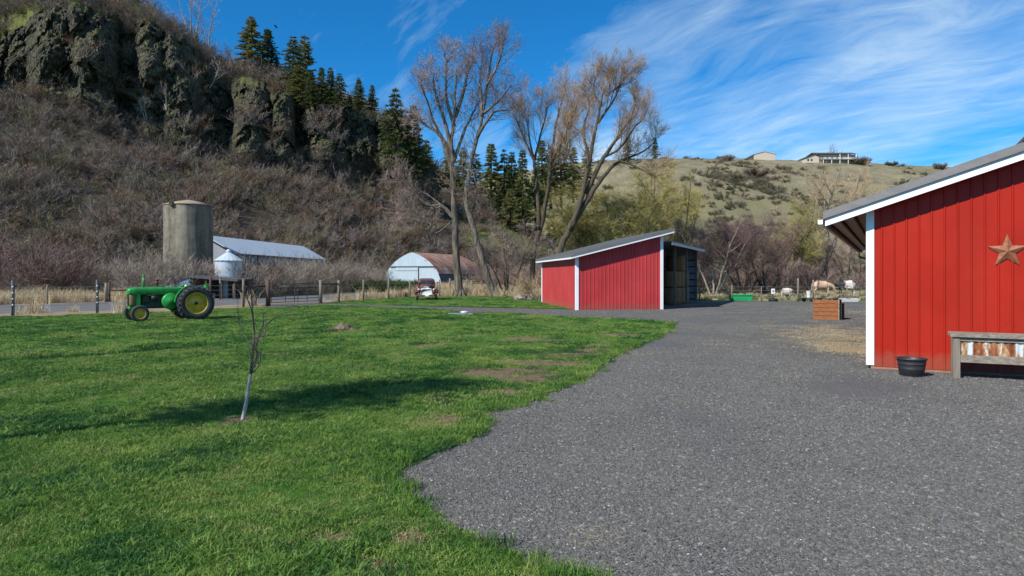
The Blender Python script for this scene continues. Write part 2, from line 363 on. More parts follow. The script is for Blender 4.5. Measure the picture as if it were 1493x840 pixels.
def sky():
    nt = wd.node_tree; bg = nt.nodes['Background']
    sk = nt.nodes.new('ShaderNodeTexSky'); sk.sky_type = 'NISHITA'; sk.sun_disc = False
    sk.sun_elevation = SUN_EL; sk.sun_rotation = math.atan2(sd.x, sd.y); sk.altitude = 500; sk.air_density = 0.9; sk.dust_density = 0.3; sk.ozone_density = 2.2
    tc = nt.nodes.new('ShaderNodeTexCoord'); d = tc.outputs['Generated']
    sp = nt.nodes.new('ShaderNodeSeparateXYZ'); nt.links.new(d, sp.inputs[0])
    zz = math_(nt, 'ADD', math_(nt, 'MAXIMUM', sp.outputs[2], 0.0), 0.30)
    cb = nt.nodes.new('ShaderNodeCombineXYZ')
    nt.links.new(math_(nt, 'DIVIDE', sp.outputs[0], zz), cb.inputs[0]); nt.links.new(math_(nt, 'DIVIDE', sp.outputs[1], zz), cb.inputs[1])
    warp = [None]
    def lay(rot, sc, loc, scale, det, rough, dist):
        m0 = nt.nodes.new('ShaderNodeMapping'); m0.inputs['Rotation'].default_value = (0, 0, R(rot)); nt.links.new(warp[0] or cb.outputs[0], m0.inputs[0])
        mp = nt.nodes.new('ShaderNodeMapping'); mp.inputs['Scale'].default_value = (sc[0], sc[1], 1)
        mp.inputs['Location'].default_value = (loc[0], loc[1], 0)
        nt.links.new(m0.outputs[0], mp.inputs[0]); return noise_(nt, mp.outputs[0], scale, det, rough, dist)
    wv = nd(nt, 'ShaderNodeTexNoise', Scale=1.1, Detail=3, Roughness=0.5); nt.links.new(cb.outputs[0], wv.inputs['Vector'])
    wc_ = nt.nodes.new('ShaderNodeVectorMath'); wc_.operation = 'MULTIPLY_ADD'; nt.links.new(wv.outputs['Color'], wc_.inputs[0]); wc_.inputs[1].default_value = (0.5, 0.5, 0); nt.links.new(cb.outputs[0], wc_.inputs[2])
    warp[0] = wc_.outputs[0]
    big = lay(*SKYP['big']); fib = lay(*SKYP['fib']); fin = lay(*SKYP['fin'])
    # more cirrus over the right half of the view, almost none on the left
    side = nt.nodes.new('ShaderNodeMapRange'); side.inputs[1].default_value = -0.24; side.inputs[2].default_value = 0.07; side.inputs[3].default_value = -0.28; side.inputs[4].default_value = 0.06
    nt.links.new(sp.outputs[0], side.inputs[0])
    t = math_(nt, 'ADD', math_(nt, 'MULTIPLY', big, 1.0), math_(nt, 'MULTIPLY', fib, 0.5))
    t = math_(nt, 'ADD', t, math_(nt, 'MULTIPLY', fin, 0.36)); t = math_(nt, 'ADD', t, side.outputs[0])
    f = ramp(nt, math_(nt, 'MULTIPLY', t, 0.75), SKYP['ramp'])
    tint = mixc(nt, 1.0, sk.outputs[0], SKY_TINT, 'MULTIPLY')
    c = mixc(nt, f, tint, CLOUD)
    nt.links.new(c, bg.inputs[0]); bg.inputs[1].default_value = SKY_STR
SKYP = dict(big=(-100, (0.9, 1.5), (1.1, 4.2), 1.15, 3, 0.5, 0.3), fib=(-116, (0.7, 2.4), (0.4, 5.0), 1.5, 8, 0.62, 0.4), fin=(-138, (1.6, 5.5), (2.4, 1.0), 2.6, 8, 0.7, 0.6),
            ramp=[(0.635, (0, 0, 0)), (0.745, (0.22,) * 3), (0.94, (0.80,) * 3)])
SKY_TINT = (0.15, 1.02, 1.62); CLOUD = (8.6, 10.4, 11.2); SKY_STR = 0.08
sky()
S.view_settings.view_transform = 'Standard'; S.view_settings.look = 'None'; S.view_settings.gamma = 1.0
S.view_settings.use_curve_mapping = False; S.view_settings.exposure = 0.27
S.cycles.max_bounces = 6; S.cycles.transparent_max_bounces = 4; S.cycles.use_denoising = True

# ------------------------------------------------------------------ ground sheets
def inpoly(x, y, poly):
    c = False; j = len(poly) - 1
    for i in range(len(poly)):
        a, b = poly[i], poly[j]
        if (a[1] > y) != (b[1] > y) and x < (b[0] - a[0]) * (y - a[1]) / (b[1] - a[1]) + a[0]: c = not c
        j = i
    return c
def densify(poly, step=0.4, jit=0.0, maxd=60):
    out = []
    n = len(poly)
    for i in range(n):
        a = Vector(poly[i]); b = Vector(poly[(i + 1) % n]); L = (b - a).length
        dist = max(3.0, min(a.length, b.length)); st = step * max(1.0, dist / 12.0)
        k = max(1, min(80, int(L / st)))
        nrm = Vector((-(b - a).y, (b - a).x)) / max(L, 1e-6)
        for q in range(k):
            p = a.lerp(b, q / k)
            if jit and q: 
                w = jit * (1 + dist / 25)
                p = p + nrm * w * (noise.noise(Vector((p.x * 1.1, p.y * 1.1, 3.3))) * 1.5 + noise.noise(Vector((p.x * 3.7, p.y * 3.7, 1.3))))
            out.append((p.x, p.y))
    return out
def sheet(name, poly, mat, zf, grid=None, extra=None):
    """one sheet: boundary polygon plus inner points so that it can follow zf(x, y)"""
    n = len(poly); vs = [Vector(p) for p in poly]
    if grid:
        for p in grid:
            if inpoly(p[0], p[1], poly): vs.append(Vector(p))
    r = delaunay_2d_cdt(vs, [(i, (i + 1) % n) for i in range(n)], [list(range(n))], 1, 1e-5)
    me = bpy.data.meshes.new(name)
    me.from_pydata([(v.x, v.y, zf(v.x, v.y)) for v in r[0]], [], r[2])
    me.materials.append(MAT[mat]); me.polygons.foreach_set('use_smooth', [True] * len(me.polygons))
    if len(me.polygons) and me.polygons[0].normal.z < 0: me.flip_normals()
    if extra:
        a = me.attributes.new('bare', 'FLOAT', 'POINT')
        a.data.foreach_set('value', [max(extra(v.co.x, v.co.y), 0.85 if v.index < n and v.co.y < 46 else 0) for v in me.vertices])
    o = bpy.data.objects.new(name, me); COL.objects.link(o); return tag(o, kind='structure')

def M_ground():
    m, nt, b = new_mat('pasture ground'); v = pos(nt)
    n = noise_(nt, v, 0.12, 6, 0.65); n2 = noise_(nt, v, 1.6, 6, 0.7)
    c = ramp(nt, math_(nt, 'ADD', math_(nt, 'MULTIPLY', n, 0.7), math_(nt, 'MULTIPLY', n2, 0.3)), [(0.36, (0.12, 0.09, 0.055)), (0.46, (0.13, 0.125, 0.05)), (0.55, (0.085, 0.13, 0.035)), (0.68, (0.17, 0.16, 0.075))])
    setc(nt, b, c); b.inputs['Roughness'].default_value = 0.95; bump(nt, b, n2, 0.8, 0.15); return m
def M_verge():
    m, nt, b = new_mat('dry verge'); v = pos(nt)
    n2 = noise_(nt, v, 0.9, 7, 0.7)
    setc(nt, b, ramp(nt, n2, [(0.3, (0.12, 0.09, 0.06)), (0.55, (0.26, 0.2, 0.12)), (0.75, (0.36, 0.29, 0.18))]))
    b.inputs['Roughness'].default_value = 0.95; bump(nt, b, n2, 0.8, 0.12); return m
def M_road():
    m, nt, b = new_mat('grey gravel road'); v = pos(nt)
    n = noise_(nt, pos(nt, (0.35, 0.35, 1)), 1.0, 5, 0.6); n2 = noise_(nt, v, 9, 5, 0.7)
    c = ramp(nt, n, [(0.3, (0.095, 0.09, 0.088)), (0.55, (0.125, 0.12, 0.117)), (0.75, (0.175, 0.16, 0.145))])
    c = mixc(nt, math_(nt, 'MULTIPLY', n2, 0.3), c, (0.08, 0.08, 0.08))
    setc(nt, b, c); b.inputs['Roughness'].default_value = 0.92; bump(nt, b, n2, 0.5, 0.03); return m
def M_gravel():
    m, nt, b = new_mat('crushed basalt gravel'); v = pos(nt)
    g = None
    cell = voro(nt, v, 55, 'F1', 'Color'); sp = nt.nodes.new('ShaderNodeSeparateColor'); nt.links.new(cell, sp.inputs[0])
    c = ramp(nt, sp.outputs[0], [(0.0, (0.075, 0.076, 0.076)), (0.35, (0.108, 0.11, 0.109)), (0.7, (0.148, 0.148, 0.144)), (0.9, (0.185, 0.178, 0.162)), (0.985, (0.26, 0.25, 0.23)), (1.0, (0.33, 0.315, 0.29))])
    n = noise_(nt, v, 0.33, 6, 0.62); n3 = noise_(nt, v, 1.7, 6, 0.7)
    c = mixc(nt, ramp(nt, n, [(0.42, (0, 0, 0)), (0.66, (0.55,) * 3)]), c, (0.17, 0.15, 0.125))
    c = mixc(nt, ramp(nt, n3, [(0.55, (0, 0, 0)), (0.8, (0.5,) * 3)]), c, (0.105, 0.104, 0.1))
    setc(nt, b, c); b.inputs['Roughness'].default_value = 0.9; b.inputs['Specular IOR Level'].default_value = 0.25
    h = math_(nt, 'ADD', voro(nt, v, 42), math_(nt, 'MULTIPLY', noise_(nt, v, 12, 4, 0.7), 0.8))
    bump(nt, b, h, 1.0, 0.028); return m
def M_lawn():
    m, nt, b = new_mat('lawn soil and thatch'); v = pos(nt)
    n = noise_(nt, v, 0.5, 6, 0.7); n2 = noise_(nt, v, 7, 6, 0.75)
    f = math_(nt, 'ADD', math_(nt, 'MULTIPLY', n, 0.55), math_(nt, 'MULTIPLY', n2, 0.45))
    c = ramp(nt, f, [(0.3, (0.03, 0.075, 0.014)), (0.5, (0.065, 0.15, 0.022)), (0.7, (0.13, 0.21, 0.04))])
    soil = ramp(nt, n2, [(0.3, (0.11, 0.075, 0.05)), (0.7, (0.27, 0.19, 0.12))])
    a = attr(nt, 'bare', 'Fac')
    k = math_(nt, 'ADD', a, math_(nt, 'MULTIPLY', math_(nt, 'SUBTRACT', n2, 0.5), 1.0))
    c = mixc(nt, ramp(nt, k, [(0.32, (0, 0, 0)), (0.6, (1, 1, 1))]), c, soil)
    setc(nt, b, c); b.inputs['Roughness'].default_value = 0.95; b.inputs['Specular IOR Level'].default_value = 0.1
    bump(nt, b, n2, 1.0, 0.08); return m
MAT['ground'] = M_ground(); MAT['verge'] = M_verge(); MAT['road'] = M_road(); MAT['gravel'] = M_gravel(); MAT['lawn'] = M_lawn()

gm = MB(); gs = 4000
gm.add([(-gs, -gs, 0), (gs, -gs, 0), (gs, gs, 0), (-gs, gs, 0)], [(0, 1, 2, 3)])
tag(gm.build('ground', 'ground'), kind='structure')
PX = lambda L: [G(*p) for p in L]
road_near = PX([(-230, 480), (-100, 466), (0, 457), (160, 452.5), (320, 445.5), (440, 440), (520, 434), (600, 428), (650, 424.3), (720, 421)])
road_far = PX([(740, 418), (650, 420), (520, 426.5), (470, 429), (320, 436.3), (160, 440.3), (0, 445.5), (-100, 450), (-230, 455)])
road_poly = densify(road_near + road_far, 0.8, 0.06)
sheet('road', road_poly, 'road', lambda x, y: 0.008)
verge_poly = densify(PX([(-260, 500), (-230, 480.5), (-100, 467), (0, 462), (100, 459.5), (240, 456), (330, 449.5), (400, 446), (470, 441), (530, 436.5), (600, 431.5), (660, 431), (720, 430)]) + [(6, 95), (4, 140), (-40, 150), (-140, 120), (-110, 60), (-60, 20)], 1.5, 0.1)
sheet('verge', verge_poly, 'verge', lambda x, y: 0.004)
gravel_poly = densify(PX([(392, 449), (392, 443.5), (470, 440), (520, 444), (640, 447.8), (840, 452)]) + [(4, 50), (9, 55.5)] + PX([(1020, 438.6), (1090, 439.5), (1140, 440), (1262, 441)]) + [(60, 52), (60, -40), (-8, -40), (-8, 20)], 1.0, 0.05)
sheet('gravel_yard', gravel_poly, 'gravel', lambda x, y: 0.012)

RUTS = [PX([(-60, 536), (0, 529), (130, 523), (250, 512), (330, 503), (420, 491), (520, 482), (650, 464)]), PX([(0, 490), (130, 483), (190, 478)])]
def segd(p, a, b):
    ax, ay = a; bx, by = b; dx, dy = bx - ax, by - ay
    t = max(0, min(1, ((p[0] - ax) * dx + (p[1] - ay) * dy) / (dx * dx + dy * dy)))
    return math.hypot(p[0] - ax - t * dx, p[1] - ay - t * dy)
def rut(x, y):
    d = min(segd((x, y), r[i], r[i + 1]) for r in RUTS for i in range(len(r) - 1))
    return math.exp(-(d / 0.32) ** 2) * (0.55 + 0.6 * noise.noise(Vector((x * .6, y * .6, 9))))
def lawn_h(x, y):
    h = 0.03 + 0.028 * noise.noise(Vector((x * 0.45, y * 0.45, 0))) + 0.018 * noise.noise(Vector((x * 1.7, y * 1.7, 4)))
    if -40 < x < 2 and 12 < y < 46:
        d = min(segd((x, y), r[i], r[i + 1]) for r in RUTS for i in range(len(r) - 1))
        h += (0.11 * math.exp(-(d / 1.5) ** 2) - 0.20 * math.exp(-(d / 0.34) ** 2)) * (0.75 + 0.5 * noise.noise(Vector((x * .4, y * .4, 2))))
    return max(h, 0.018)
BARE = [(770, 553, 0.9, 0.55), (745, 543, 0.9, 0.4), (800, 532, 1.0, 0.3), (835, 520, 1.1, 0.35), (690, 545, .5, .3), (855, 512, .8, .3), (780, 497, 1.0, .35), (870, 505, .6, .3), (472, 796, .22, .12), (525, 838, .28, .12), (600, 790, .16, .1), (352, 617, .3, .22), (715, 575, .4, .2), (655, 615, .3, .2), (620, 505, .5, .3), (900, 490, .8, .3), (495, 485, .8, .5), (690, 458, 1.2, .6)]
BARE = [(G(a, b), rx, ry) for a, b, rx, ry in BARE]
def bare(x, y):
    k = 0.0
    for (cx, cy), rx, ry in BARE:
        q = ((x - cx) / rx) ** 2 + ((y - cy) / (ry * 1.6)) ** 2
        if q < 4: k = max(k, 1.1 * math.exp(-q * 0.9))
    k += 0.55 * max(0, noise.noise(Vector((x * 0.8, y * 0.8, 7.7))) - 0.33) / 0.4
    return min(1, k)
lawn_edge = PX([(0, 463.5), (70, 462), (141, 458.5), (240, 456), (320, 450.5), (392, 449.5), (470, 444.5), (520, 446.6), (560, 448.6), (640, 451.8), (665, 456), (690, 459), (715, 456.5), (830, 463.5), (930, 467.5), (972, 471), (984, 475), (978, 481), (960, 492), (930, 505), (900, 520), (872, 540), (835, 560), (790, 581), (750, 596), (708, 605), (700, 620), (702, 635), (678, 645), (636, 661), (598, 678), (578, 692), (582, 708), (602, 734), (624, 758), (650, 776), (680, 792), (726, 810), (766, 826), (826, 844), (880, 858)])
lawn_poly = densify(lawn_edge + [(1.2, 3.6), (2.4, 1.0), (2.6, -25), (-60, -25), (-70, 10), (-45, 27)], 0.22, 0.035)
lg = []
for r_ in np.geomspace(3.2, 60, 150):
    st = r_ * 0.02
    for a in np.arange(-48, 42, 1.1): lg.append((r_ * math.sin(R(a)) + random.uniform(-.3, .3) * st, r_ * math.cos(R(a)) + random.uniform(-.3, .3) * st))
sheet('lawn', lawn_poly, 'lawn', lawn_h, lg, bare)
lawn2_poly = densify(PX([(474, 442.6), (520, 438.5), (560, 436), (600, 434), (660, 432), (770, 433.5)]) + [(2.5, 62), (4.5, 56), (3.6, 41)] + PX([(800, 450.5), (760, 449.8), (640, 447.2), (560, 445.2), (520, 443.6)]), 0.6, 0.05)
sheet('lawn', lawn2_poly, 'lawn', lawn_h, [(x, y) for x in np.arange(-20, 6, 0.7) for y in np.arange(40, 70, 0.7)], lambda x, y: 0.6 * bare(x, y))

# ------------------------------------------------------------------ hills
def fbm(p, o=4): return noise.fractal(Vector(p), 0.9, 2.1, o)
class Hill:
    def __init__(s, pxs, rows_fn): 
        s.px = pxs; s.P = []; s.K = []
        for q in pxs:
            P, K = rows_fn(q); s.P.append(P); s.K.append(K)
        s.P = np.array(s.P); s.K = np.array(s.K)      # K: 0 brush slope, 1 cliff, 2 top, 3 behind
        s.py = HY - (s.P[:, :, 2] - H) * F / s.P[:, :, 1]
    def at(s, px, py):
        i = int(np.clip(np.searchsorted(s.px, px), 1, len(s.px) - 1))
        col = s.py[i]
        for j in range(1, len(col)):
            if s.K[i][j] >= 3: break
            if col[j] <= py:
                d = col[j - 1] - col[j]; t = 0 if d < 1e-6 else (col[j - 1] - py) / d
                p = s.P[i][j - 1] * (1 - t) + s.P[i][j] * t
                return Vector(p)
        j = int(np.argmin(col)); return Vector(s.P[i][j])
    def mesh(s, name, mat, green):
        n, m = s.P.shape[:2]
        v = s.P.reshape(-1, 3); f = []
        for i in range(n - 1):
            for j in range(m - 1): a = i * m + j; f.append((a, a + m, a + m + 1, a + 1))
        me = bpy.data.meshes.new(name); me.from_pydata(v.tolist(), [], f)
        me.materials.append(MAT[mat]); rk_ = s.K; me.polygons.foreach_set('use_smooth', [rk_[i][j] != 1 for i in range(n - 1) for j in range(m - 1)])
        if me.polygons[len(f) // 8].normal.z < 0: me.flip_normals()
        a = me.attributes.new('rock', 'FLOAT', 'POINT'); a.data.foreach_set('value', (s.K.reshape(-1) == 1).astype(np.float32))
        a = me.attributes.new('green', 'FLOAT', 'POINT')
        a.data.foreach_set('value', [green(s.px[i], s.py[i][j], s.K[i][j]) for i in range(n) for j in range(m)])
        o = bpy.data.objects.new(name, me); COL.objects.link(o); return tag(o, kind='structure')

def M_hill(name, rocky):
    m, nt, b = new_mat(name); v = pos(nt)
    n = noise_(nt, v, 0.11, 6, 0.65); n2 = noise_(nt, v, 0.9, 7, 0.7)
    f = math_(nt, 'ADD', math_(nt, 'MULTIPLY', n, 0.55), math_(nt, 'MULTIPLY', n2, 0.45))
    if rocky:
        dirt = ramp(nt, f, [(0.35, (0.035, 0.028, 0.022)), (0.5, (0.06, 0.048, 0.037)), (0.65, (0.11, 0.088, 0.066))])
        grass = ramp(nt, f, [(0.35, (0.07, 0.085, 0.028)), (0.55, (0.13, 0.145, 0.045)), (0.72, (0.2, 0.19, 0.09))])
    else:
        dirt = ramp(nt, f, [(0.36, (0.13, 0.115, 0.07)), (0.5, (0.21, 0.185, 0.115)), (0.62, (0.29, 0.25, 0.165)), (0.75, (0.36, 0.31, 0.22))])
        grass = ramp(nt, f, [(0.35, (0.085, 0.085, 0.04)), (0.5, (0.145, 0.145, 0.065)), (0.7, (0.22, 0.2, 0.11))])
    g = attr(nt, 'green', 'Fac')
    k = math_(nt, 'ADD', g, math_(nt, 'MULTIPLY', math_(nt, 'SUBTRACT', f, 0.5), 2.2))
    c = mixc(nt, ramp(nt, k, [(0.3, (0, 0, 0)), (0.65, (1, 1, 1))]), dirt, grass)
    if rocky:
        cr = voro(nt, pos(nt, (1, 1, 0.55)), 0.95, 'DISTANCE_TO_EDGE'); n3 = noise_(nt, v, 0.35, 6, 0.7)
        rk = ramp(nt, n2, [(0.3, (0.034, 0.033, 0.028)), (0.55, (0.105, 0.098, 0.077)), (0.75, (0.21, 0.195, 0.15))])
        lich = ramp(nt, n3, [(0.46, (0, 0, 0)), (0.64, (0.75,) * 3)])
        rk = mixc(nt, lich, rk, (0.155, 0.16, 0.07))
        rk = mixc(nt, ramp(nt, cr, [(0.0, (0.75,) * 3), (0.09, (0, 0, 0))]), rk, (0.02, 0.02, 0.018))
        geo = nt.nodes.new('ShaderNodeNewGeometry'); sp = nt.nodes.new('ShaderNodeSeparateXYZ'); nt.links.new(geo.outputs['Normal'], sp.inputs[0])
        flat = ramp(nt, math_(nt, 'ADD', sp.outputs[2], math_(nt, 'MULTIPLY', math_(nt, 'SUBTRACT', n2, 0.5), 0.6)), [(0.62, (0, 0, 0)), (0.8, (1, 1, 1))])
        rk = mixc(nt, flat, rk, mixc(nt, 0.6, grass, dirt))
        c = mixc(nt, attr(nt, 'rock', 'Fac'), c, rk)
        h = math_(nt, 'ADD', n2, math_(nt, 'MULTIPLY', math_(nt, 'MULTIPLY', ramp(nt, cr, [(0, (0, 0, 0)), (0.2, (1, 1, 1))]), 0.5), attr(nt, 'rock', 'Fac')))
        bump(nt, b, h, 1.0, 0.9)
    else: bump(nt, b, n2, 0.8, 1.0)
    setc(nt, b, c); b.inputs['Roughness'].default_value = 0.97; b.inputs['Specular IOR Level'].default_value = 0.1
    return m
MAT['hill_left'] = M_hill('cliff and brush slope', True); MAT['hill_far'] = M_hill('grassy far slope', False)

#      px   toeY baseY basepy topY toppy ridgeY ridgepy
LK = [(-900, 60, 105, 120, 112, -40, 150, -200), (-400, 70, 135, 110, 143, -30, 185, -150), (-60, 84, 148, 140, 156, 55, 196, -60), (0, 86, 150, 140, 158, 62, 196, -48), (40, 88, 150, 146, 158, 30, 196, -36), (80, 90, 150, 150, 158, 18, 196, -28),
      (130, 92, 151, 158, 160, 26, 190, -18), (180, 94, 153, 178, 164, 30, 186, 4), (215, 94, 154, 200, 166, 38, 180, 22), (250, 94, 156, 214, 170, 52, 180, 44), (290, 95, 158, 224, 174, 84, 184, 72),
      (340, 102, 162, 232, 176, 128, 198, 94), (400, 108, 166, 234, 178, 136, 206, 104), (450, 116, 172, 240, 182, 152, 210, 128), (500, 124, 178, 246, 188, 160, 212, 150), (545, 138, 184, 248, 194, 176, 213, 166),
      (580, 142, 186, 252, 197, 184, 212, 176), (600, 145, 188, 262, 198, 225, 211, 212), (640, 148, 190, 282, 197, 268, 207, 246), (700, 150, 188, 312, 192, 305, 200, 290), (740, 152, 185, 335, 188, 330, 194, 320), (800, 156, 182, 372, 184, 370, 188, 362), (880, 160, 178, 402, 179, 401.5, 180, 401)]
LKa = np.array(LK, float)
BUT = [(8, 34, 4.0), (78, 42, 8.0), (128, 46, 9.0), (222, 26, 6.5), (262, 32, 8.0), (366, 29, 9.0), (412, 20, 8.0), (482, 38, 9.0), (528, 36, 7.0), (571, 26, 8.5), (-80, 60, 8), (-200, 70, 9), (-340, 80, 9), (640, 24, 2)]
def left_rows(px):
    toeY, bY, bpy, tY, tpy, rY, rpy = [float(np.interp(px, LKa[:, 0], LKa[:, i])) for i in range(1, 8)]
    u = (px - CX) / F
    zf = lambda py, Y: H + (HY - py) / F * Y
    bz, tz, rz = zf(bpy, bY), zf(tpy, tY), zf(rpy, rY)
    dl = 0.0
    for c, w, a in BUT:
        q = abs(px - c) / w
        if q < 1: dl = max(dl, a * (1 - q ** 2.6) ** 0.6)
    tz += 1.5 * noise.noise(Vector((px * 0.045, 3, 0))) - (2.5 if dl < 1.0 else 0) * min(1, (tz - bz) / 12)
    ck = max(0.0, min(1.0, (tz - bz - 3) / 8)); dl *= ck
    P = []; K = []
    n0, n1, n2 = 46, 58, 18
    for j in range(n0):
        t = j / n0; Y = toeY + (bY - toeY) * t; z = -0.3 + (bz + 0.3) * (t ** 1.15)
        Y -= dl * max(0, (t - 0.75) / 0.25) ** 2
        z += 0.8 * fbm((u * Y * 0.09, Y * 0.09, 1.7)) * min(1, t * 5); P.append((u * Y, Y, z)); K.append(0)
    for j in range(n1):
        t = j / n1; Y = bY + (tY - bY) * t; z = bz + (tz - bz) * t
        pr = 1.0 if t < 0.75 else 1 - 0.75 * ((t - 0.75) / 0.25) ** 2
        lean = 1 + 0.25 * noise.noise(Vector((px * 0.02, t * 3, 8)))
        x = u * Y
        v = noise.voronoi(Vector((x * 0.33, z * 0.21, 0.4)))[0]
        v2 = noise.voronoi(Vector((x * 0.85, z * 0.6, 5.4)))[0]
        lump = noise.voronoi(Vector((x * 0.13, z * 0.10, 2.4)))[0]
        wx = x + 1.4 * noise.noise(Vector((x * .3, z * .3, 9))); wz = z + 1.4 * noise.noise(Vector((x * .3, z * .3, 19)))
        def blk(sx, sz, o):
            q = noise.voronoi(Vector((wx * sx, wz * sz, o)))[1][0]; return math.sin(q[0] * 91.7 + q[1] * 57.3 + o * 13) 
        rough = 3.6 * (0.5 - lump[0]) + 1.3 * blk(.22, .10, .3) + .75 * blk(.5, .26, .7) + .4 * blk(1.1, .7, .2) + 0.8 * (0.5 - v[0]) + 0.75 * (0.5 - v2[0]) + 1.6 * fbm((x * 0.16, z * 0.1, 2.2), 5)
        led = 0.9 * math.sin(z * 0.42 + 2.5 * noise.noise(Vector((x * 0.08, z * 0.05, 0))))
        Y -= (dl * 1.15 * pr * lean + (rough + led) * ck * min(1, t * 6 + 0.15)); P.append((u * Y, Y, z)); K.append(1 if ck > 0.12 else 0)
    Yt, zt = P[-1][1], P[-1][2]
    for j in range(n2):
        t = j / (n2 - 1); Y = Yt + (rY - Yt) * t; z = zt + (rz - zt) * (t ** 0.85)
        z += 0.55 * fbm((u * Y * 0.12, Y * 0.12, 6.0)) * (1 if t > 0 else 0.3); P.append((u * Y, Y, z)); K.append(2)
    for dy, dz in ((12, -0.3), (40, -2), (120, -12), (300, -60)):
        Y = rY + dy; z = max(rz + dz, -1.0); P.append((u * Y, Y, z)); K.append(3)
    return P, K
pxs = np.concatenate([np.arange(-900, -60, 15), np.arange(-60, 660, 2.2), np.arange(660, 881, 8)])
HL = Hill(pxs, left_rows)
def green_l(px, py, k):
    g = 0.0
    if k == 0: g = 0.12
    if k == 2: g = 0.42
    if k == 1: g = 0.35
    if px > 640: g = max(g, min(1, (px - 640) / 60) * 0.8 * max(0, min(1, (385 - py) / 25)))
    if px < 60 and py < 110: g = 0.9
    return g
HL.mesh('hillside', 'hill_left', green_l)
RKx = [500, 640, 700, 780, 835, 900, 960, 1100, 1170, 1250, 1300, 1370, 1493, 1800, 2600]
RKy = [300, 285, 264, 247, 238, 233, 231, 231.5, 234.5, 236.5, 240, 243, 246, 255, 300]
def right_rows(px):
    u = (px - CX) / F; rY = 385.0; rpy = float(np.interp(px, RKx, RKy)); rz = H + (HY - rpy) / F * rY
    toe = 172 + 12 * math.sin(px * 0.012); P = []; K = []
    for j in range(80):
        t = j / 79; Y = toe + (rY - toe) * t; x = u * Y
        z = -0.3 + (rz + 0.3) * (0.82 * t + 0.18 * math.sin(t * math.pi / 2) ** 1.5)
        e = math.sin(math.pi * min(1, t * 1.02)) ** 0.8 if t < 0.98 else 0
        z += e * (11.0 * noise.noise(Vector((x * 0.018 + Y * 0.010, Y * 0.004, 3))) + 4.5 * fbm((x * 0.04 + Y * 0.02, Y * 0.015, 5))) + 0.4 * fbm((x * 0.2, Y * 0.2, 1))
        P.append((x, Y, z)); K.append(0)
    for dy, dz in ((15, -0.4), (60, -3), (200, -20), (500, -70)):
        Y = rY + dy; P.append((u * Y, Y, max(-1, rz + dz))); K.append(3)
    return P, K
HR = Hill(np.concatenate([np.arange(500, 1500, 5), np.arange(1500, 2600, 20)]), right_rows)
HR.mesh('far_hill', 'hill_far', lambda px, py, k: 0.40 * max(0.0, min(1, (py - 245) / 50)) + 0.05)
def hill_at(px, py):
    if px < 690 or (px < 800 and py > float(np.interp(px, LKa[:, 0], LKa[:, 7]))): return HL.at(px, py)
    return HR.at(px, py)

# ------------------------------------------------------------------ scattering of stuff
def scatter(name, protos, pts, rots, scs, idx, label=None, cat=None):
    me = bpy.data.meshes.new(name); me.from_pydata([tuple(p) for p in pts], [], [])
    n = len(pts)
    a = me.attributes.new('rt', 'FLOAT_VECTOR', 'POINT'); a.data.foreach_set('vector', np.array(rots, np.float32).reshape(-1))
    a = me.attributes.new('sc', 'FLOAT_VECTOR', 'POINT'); a.data.foreach_set('vector', np.array([(s, s, s) if not hasattr(s, '__len__') else s for s in scs], np.float32).reshape(-1))
    a = me.attributes.new('ix', 'INT', 'POINT'); a.data.foreach_set('value', np.array(idx, np.int32))
    pc = bpy.data.collections.new(name + '_pieces')
    for p in protos:
        for c in list(p.users_collection): c.objects.unlink(p)
        pc.objects.link(p)
    ng = bpy.data.node_groups.new(name + '_scatter', 'GeometryNodeTree')
    ng.interface.new_socket('Geometry', in_out='INPUT', socket_type='NodeSocketGeometry'); ng.interface.new_socket('Geometry', in_out='OUTPUT', socket_type='NodeSocketGeometry')
    gi = ng.nodes.new('NodeGroupInput'); go = ng.nodes.new('NodeGroupOutput')
    ip = ng.nodes.new('GeometryNodeInstanceOnPoints'); ci = ng.nodes.new('GeometryNodeCollectionInfo')
    ci.inputs['Collection'].default_value = pc; ci.inputs['Separate Children'].default_value = True; ci.inputs['Reset Children'].default_value = True
    def na(nm, t):
        x = ng.nodes.new('GeometryNodeInputNamedAttribute'); x.data_type = t; x.inputs['Name'].default_value = nm; return x.outputs['Attribute']
    er = ng.nodes.new('FunctionNodeEulerToRotation')
    ng.links.new(na('rt', 'FLOAT_VECTOR'), er.inputs[0])
    ip.inputs['Pick Instance'].default_value = True
    L = ng.links.new
    L(gi.outputs[0], ip.inputs['Points']); L(ci.outputs[0], ip.inputs['Instance']); L(na('ix', 'INT'), ip.inputs['Instance Index'])
    L(er.outputs[0], ip.inputs['Rotation']); L(na('sc', 'FLOAT_VECTOR'), ip.inputs['Scale']); L(ip.outputs[0], go.inputs[0])
    o = bpy.data.objects.new(name, me); COL.objects.link(o)
    md = o.modifiers.new('scatter', 'NODES'); md.node_group = ng
    return tag(o, label, cat, kind='stuff')
def rz_tilt(t=0.12): return (random.uniform(-t, t), random.uniform(-t, t), random.uniform(0, 6.283))

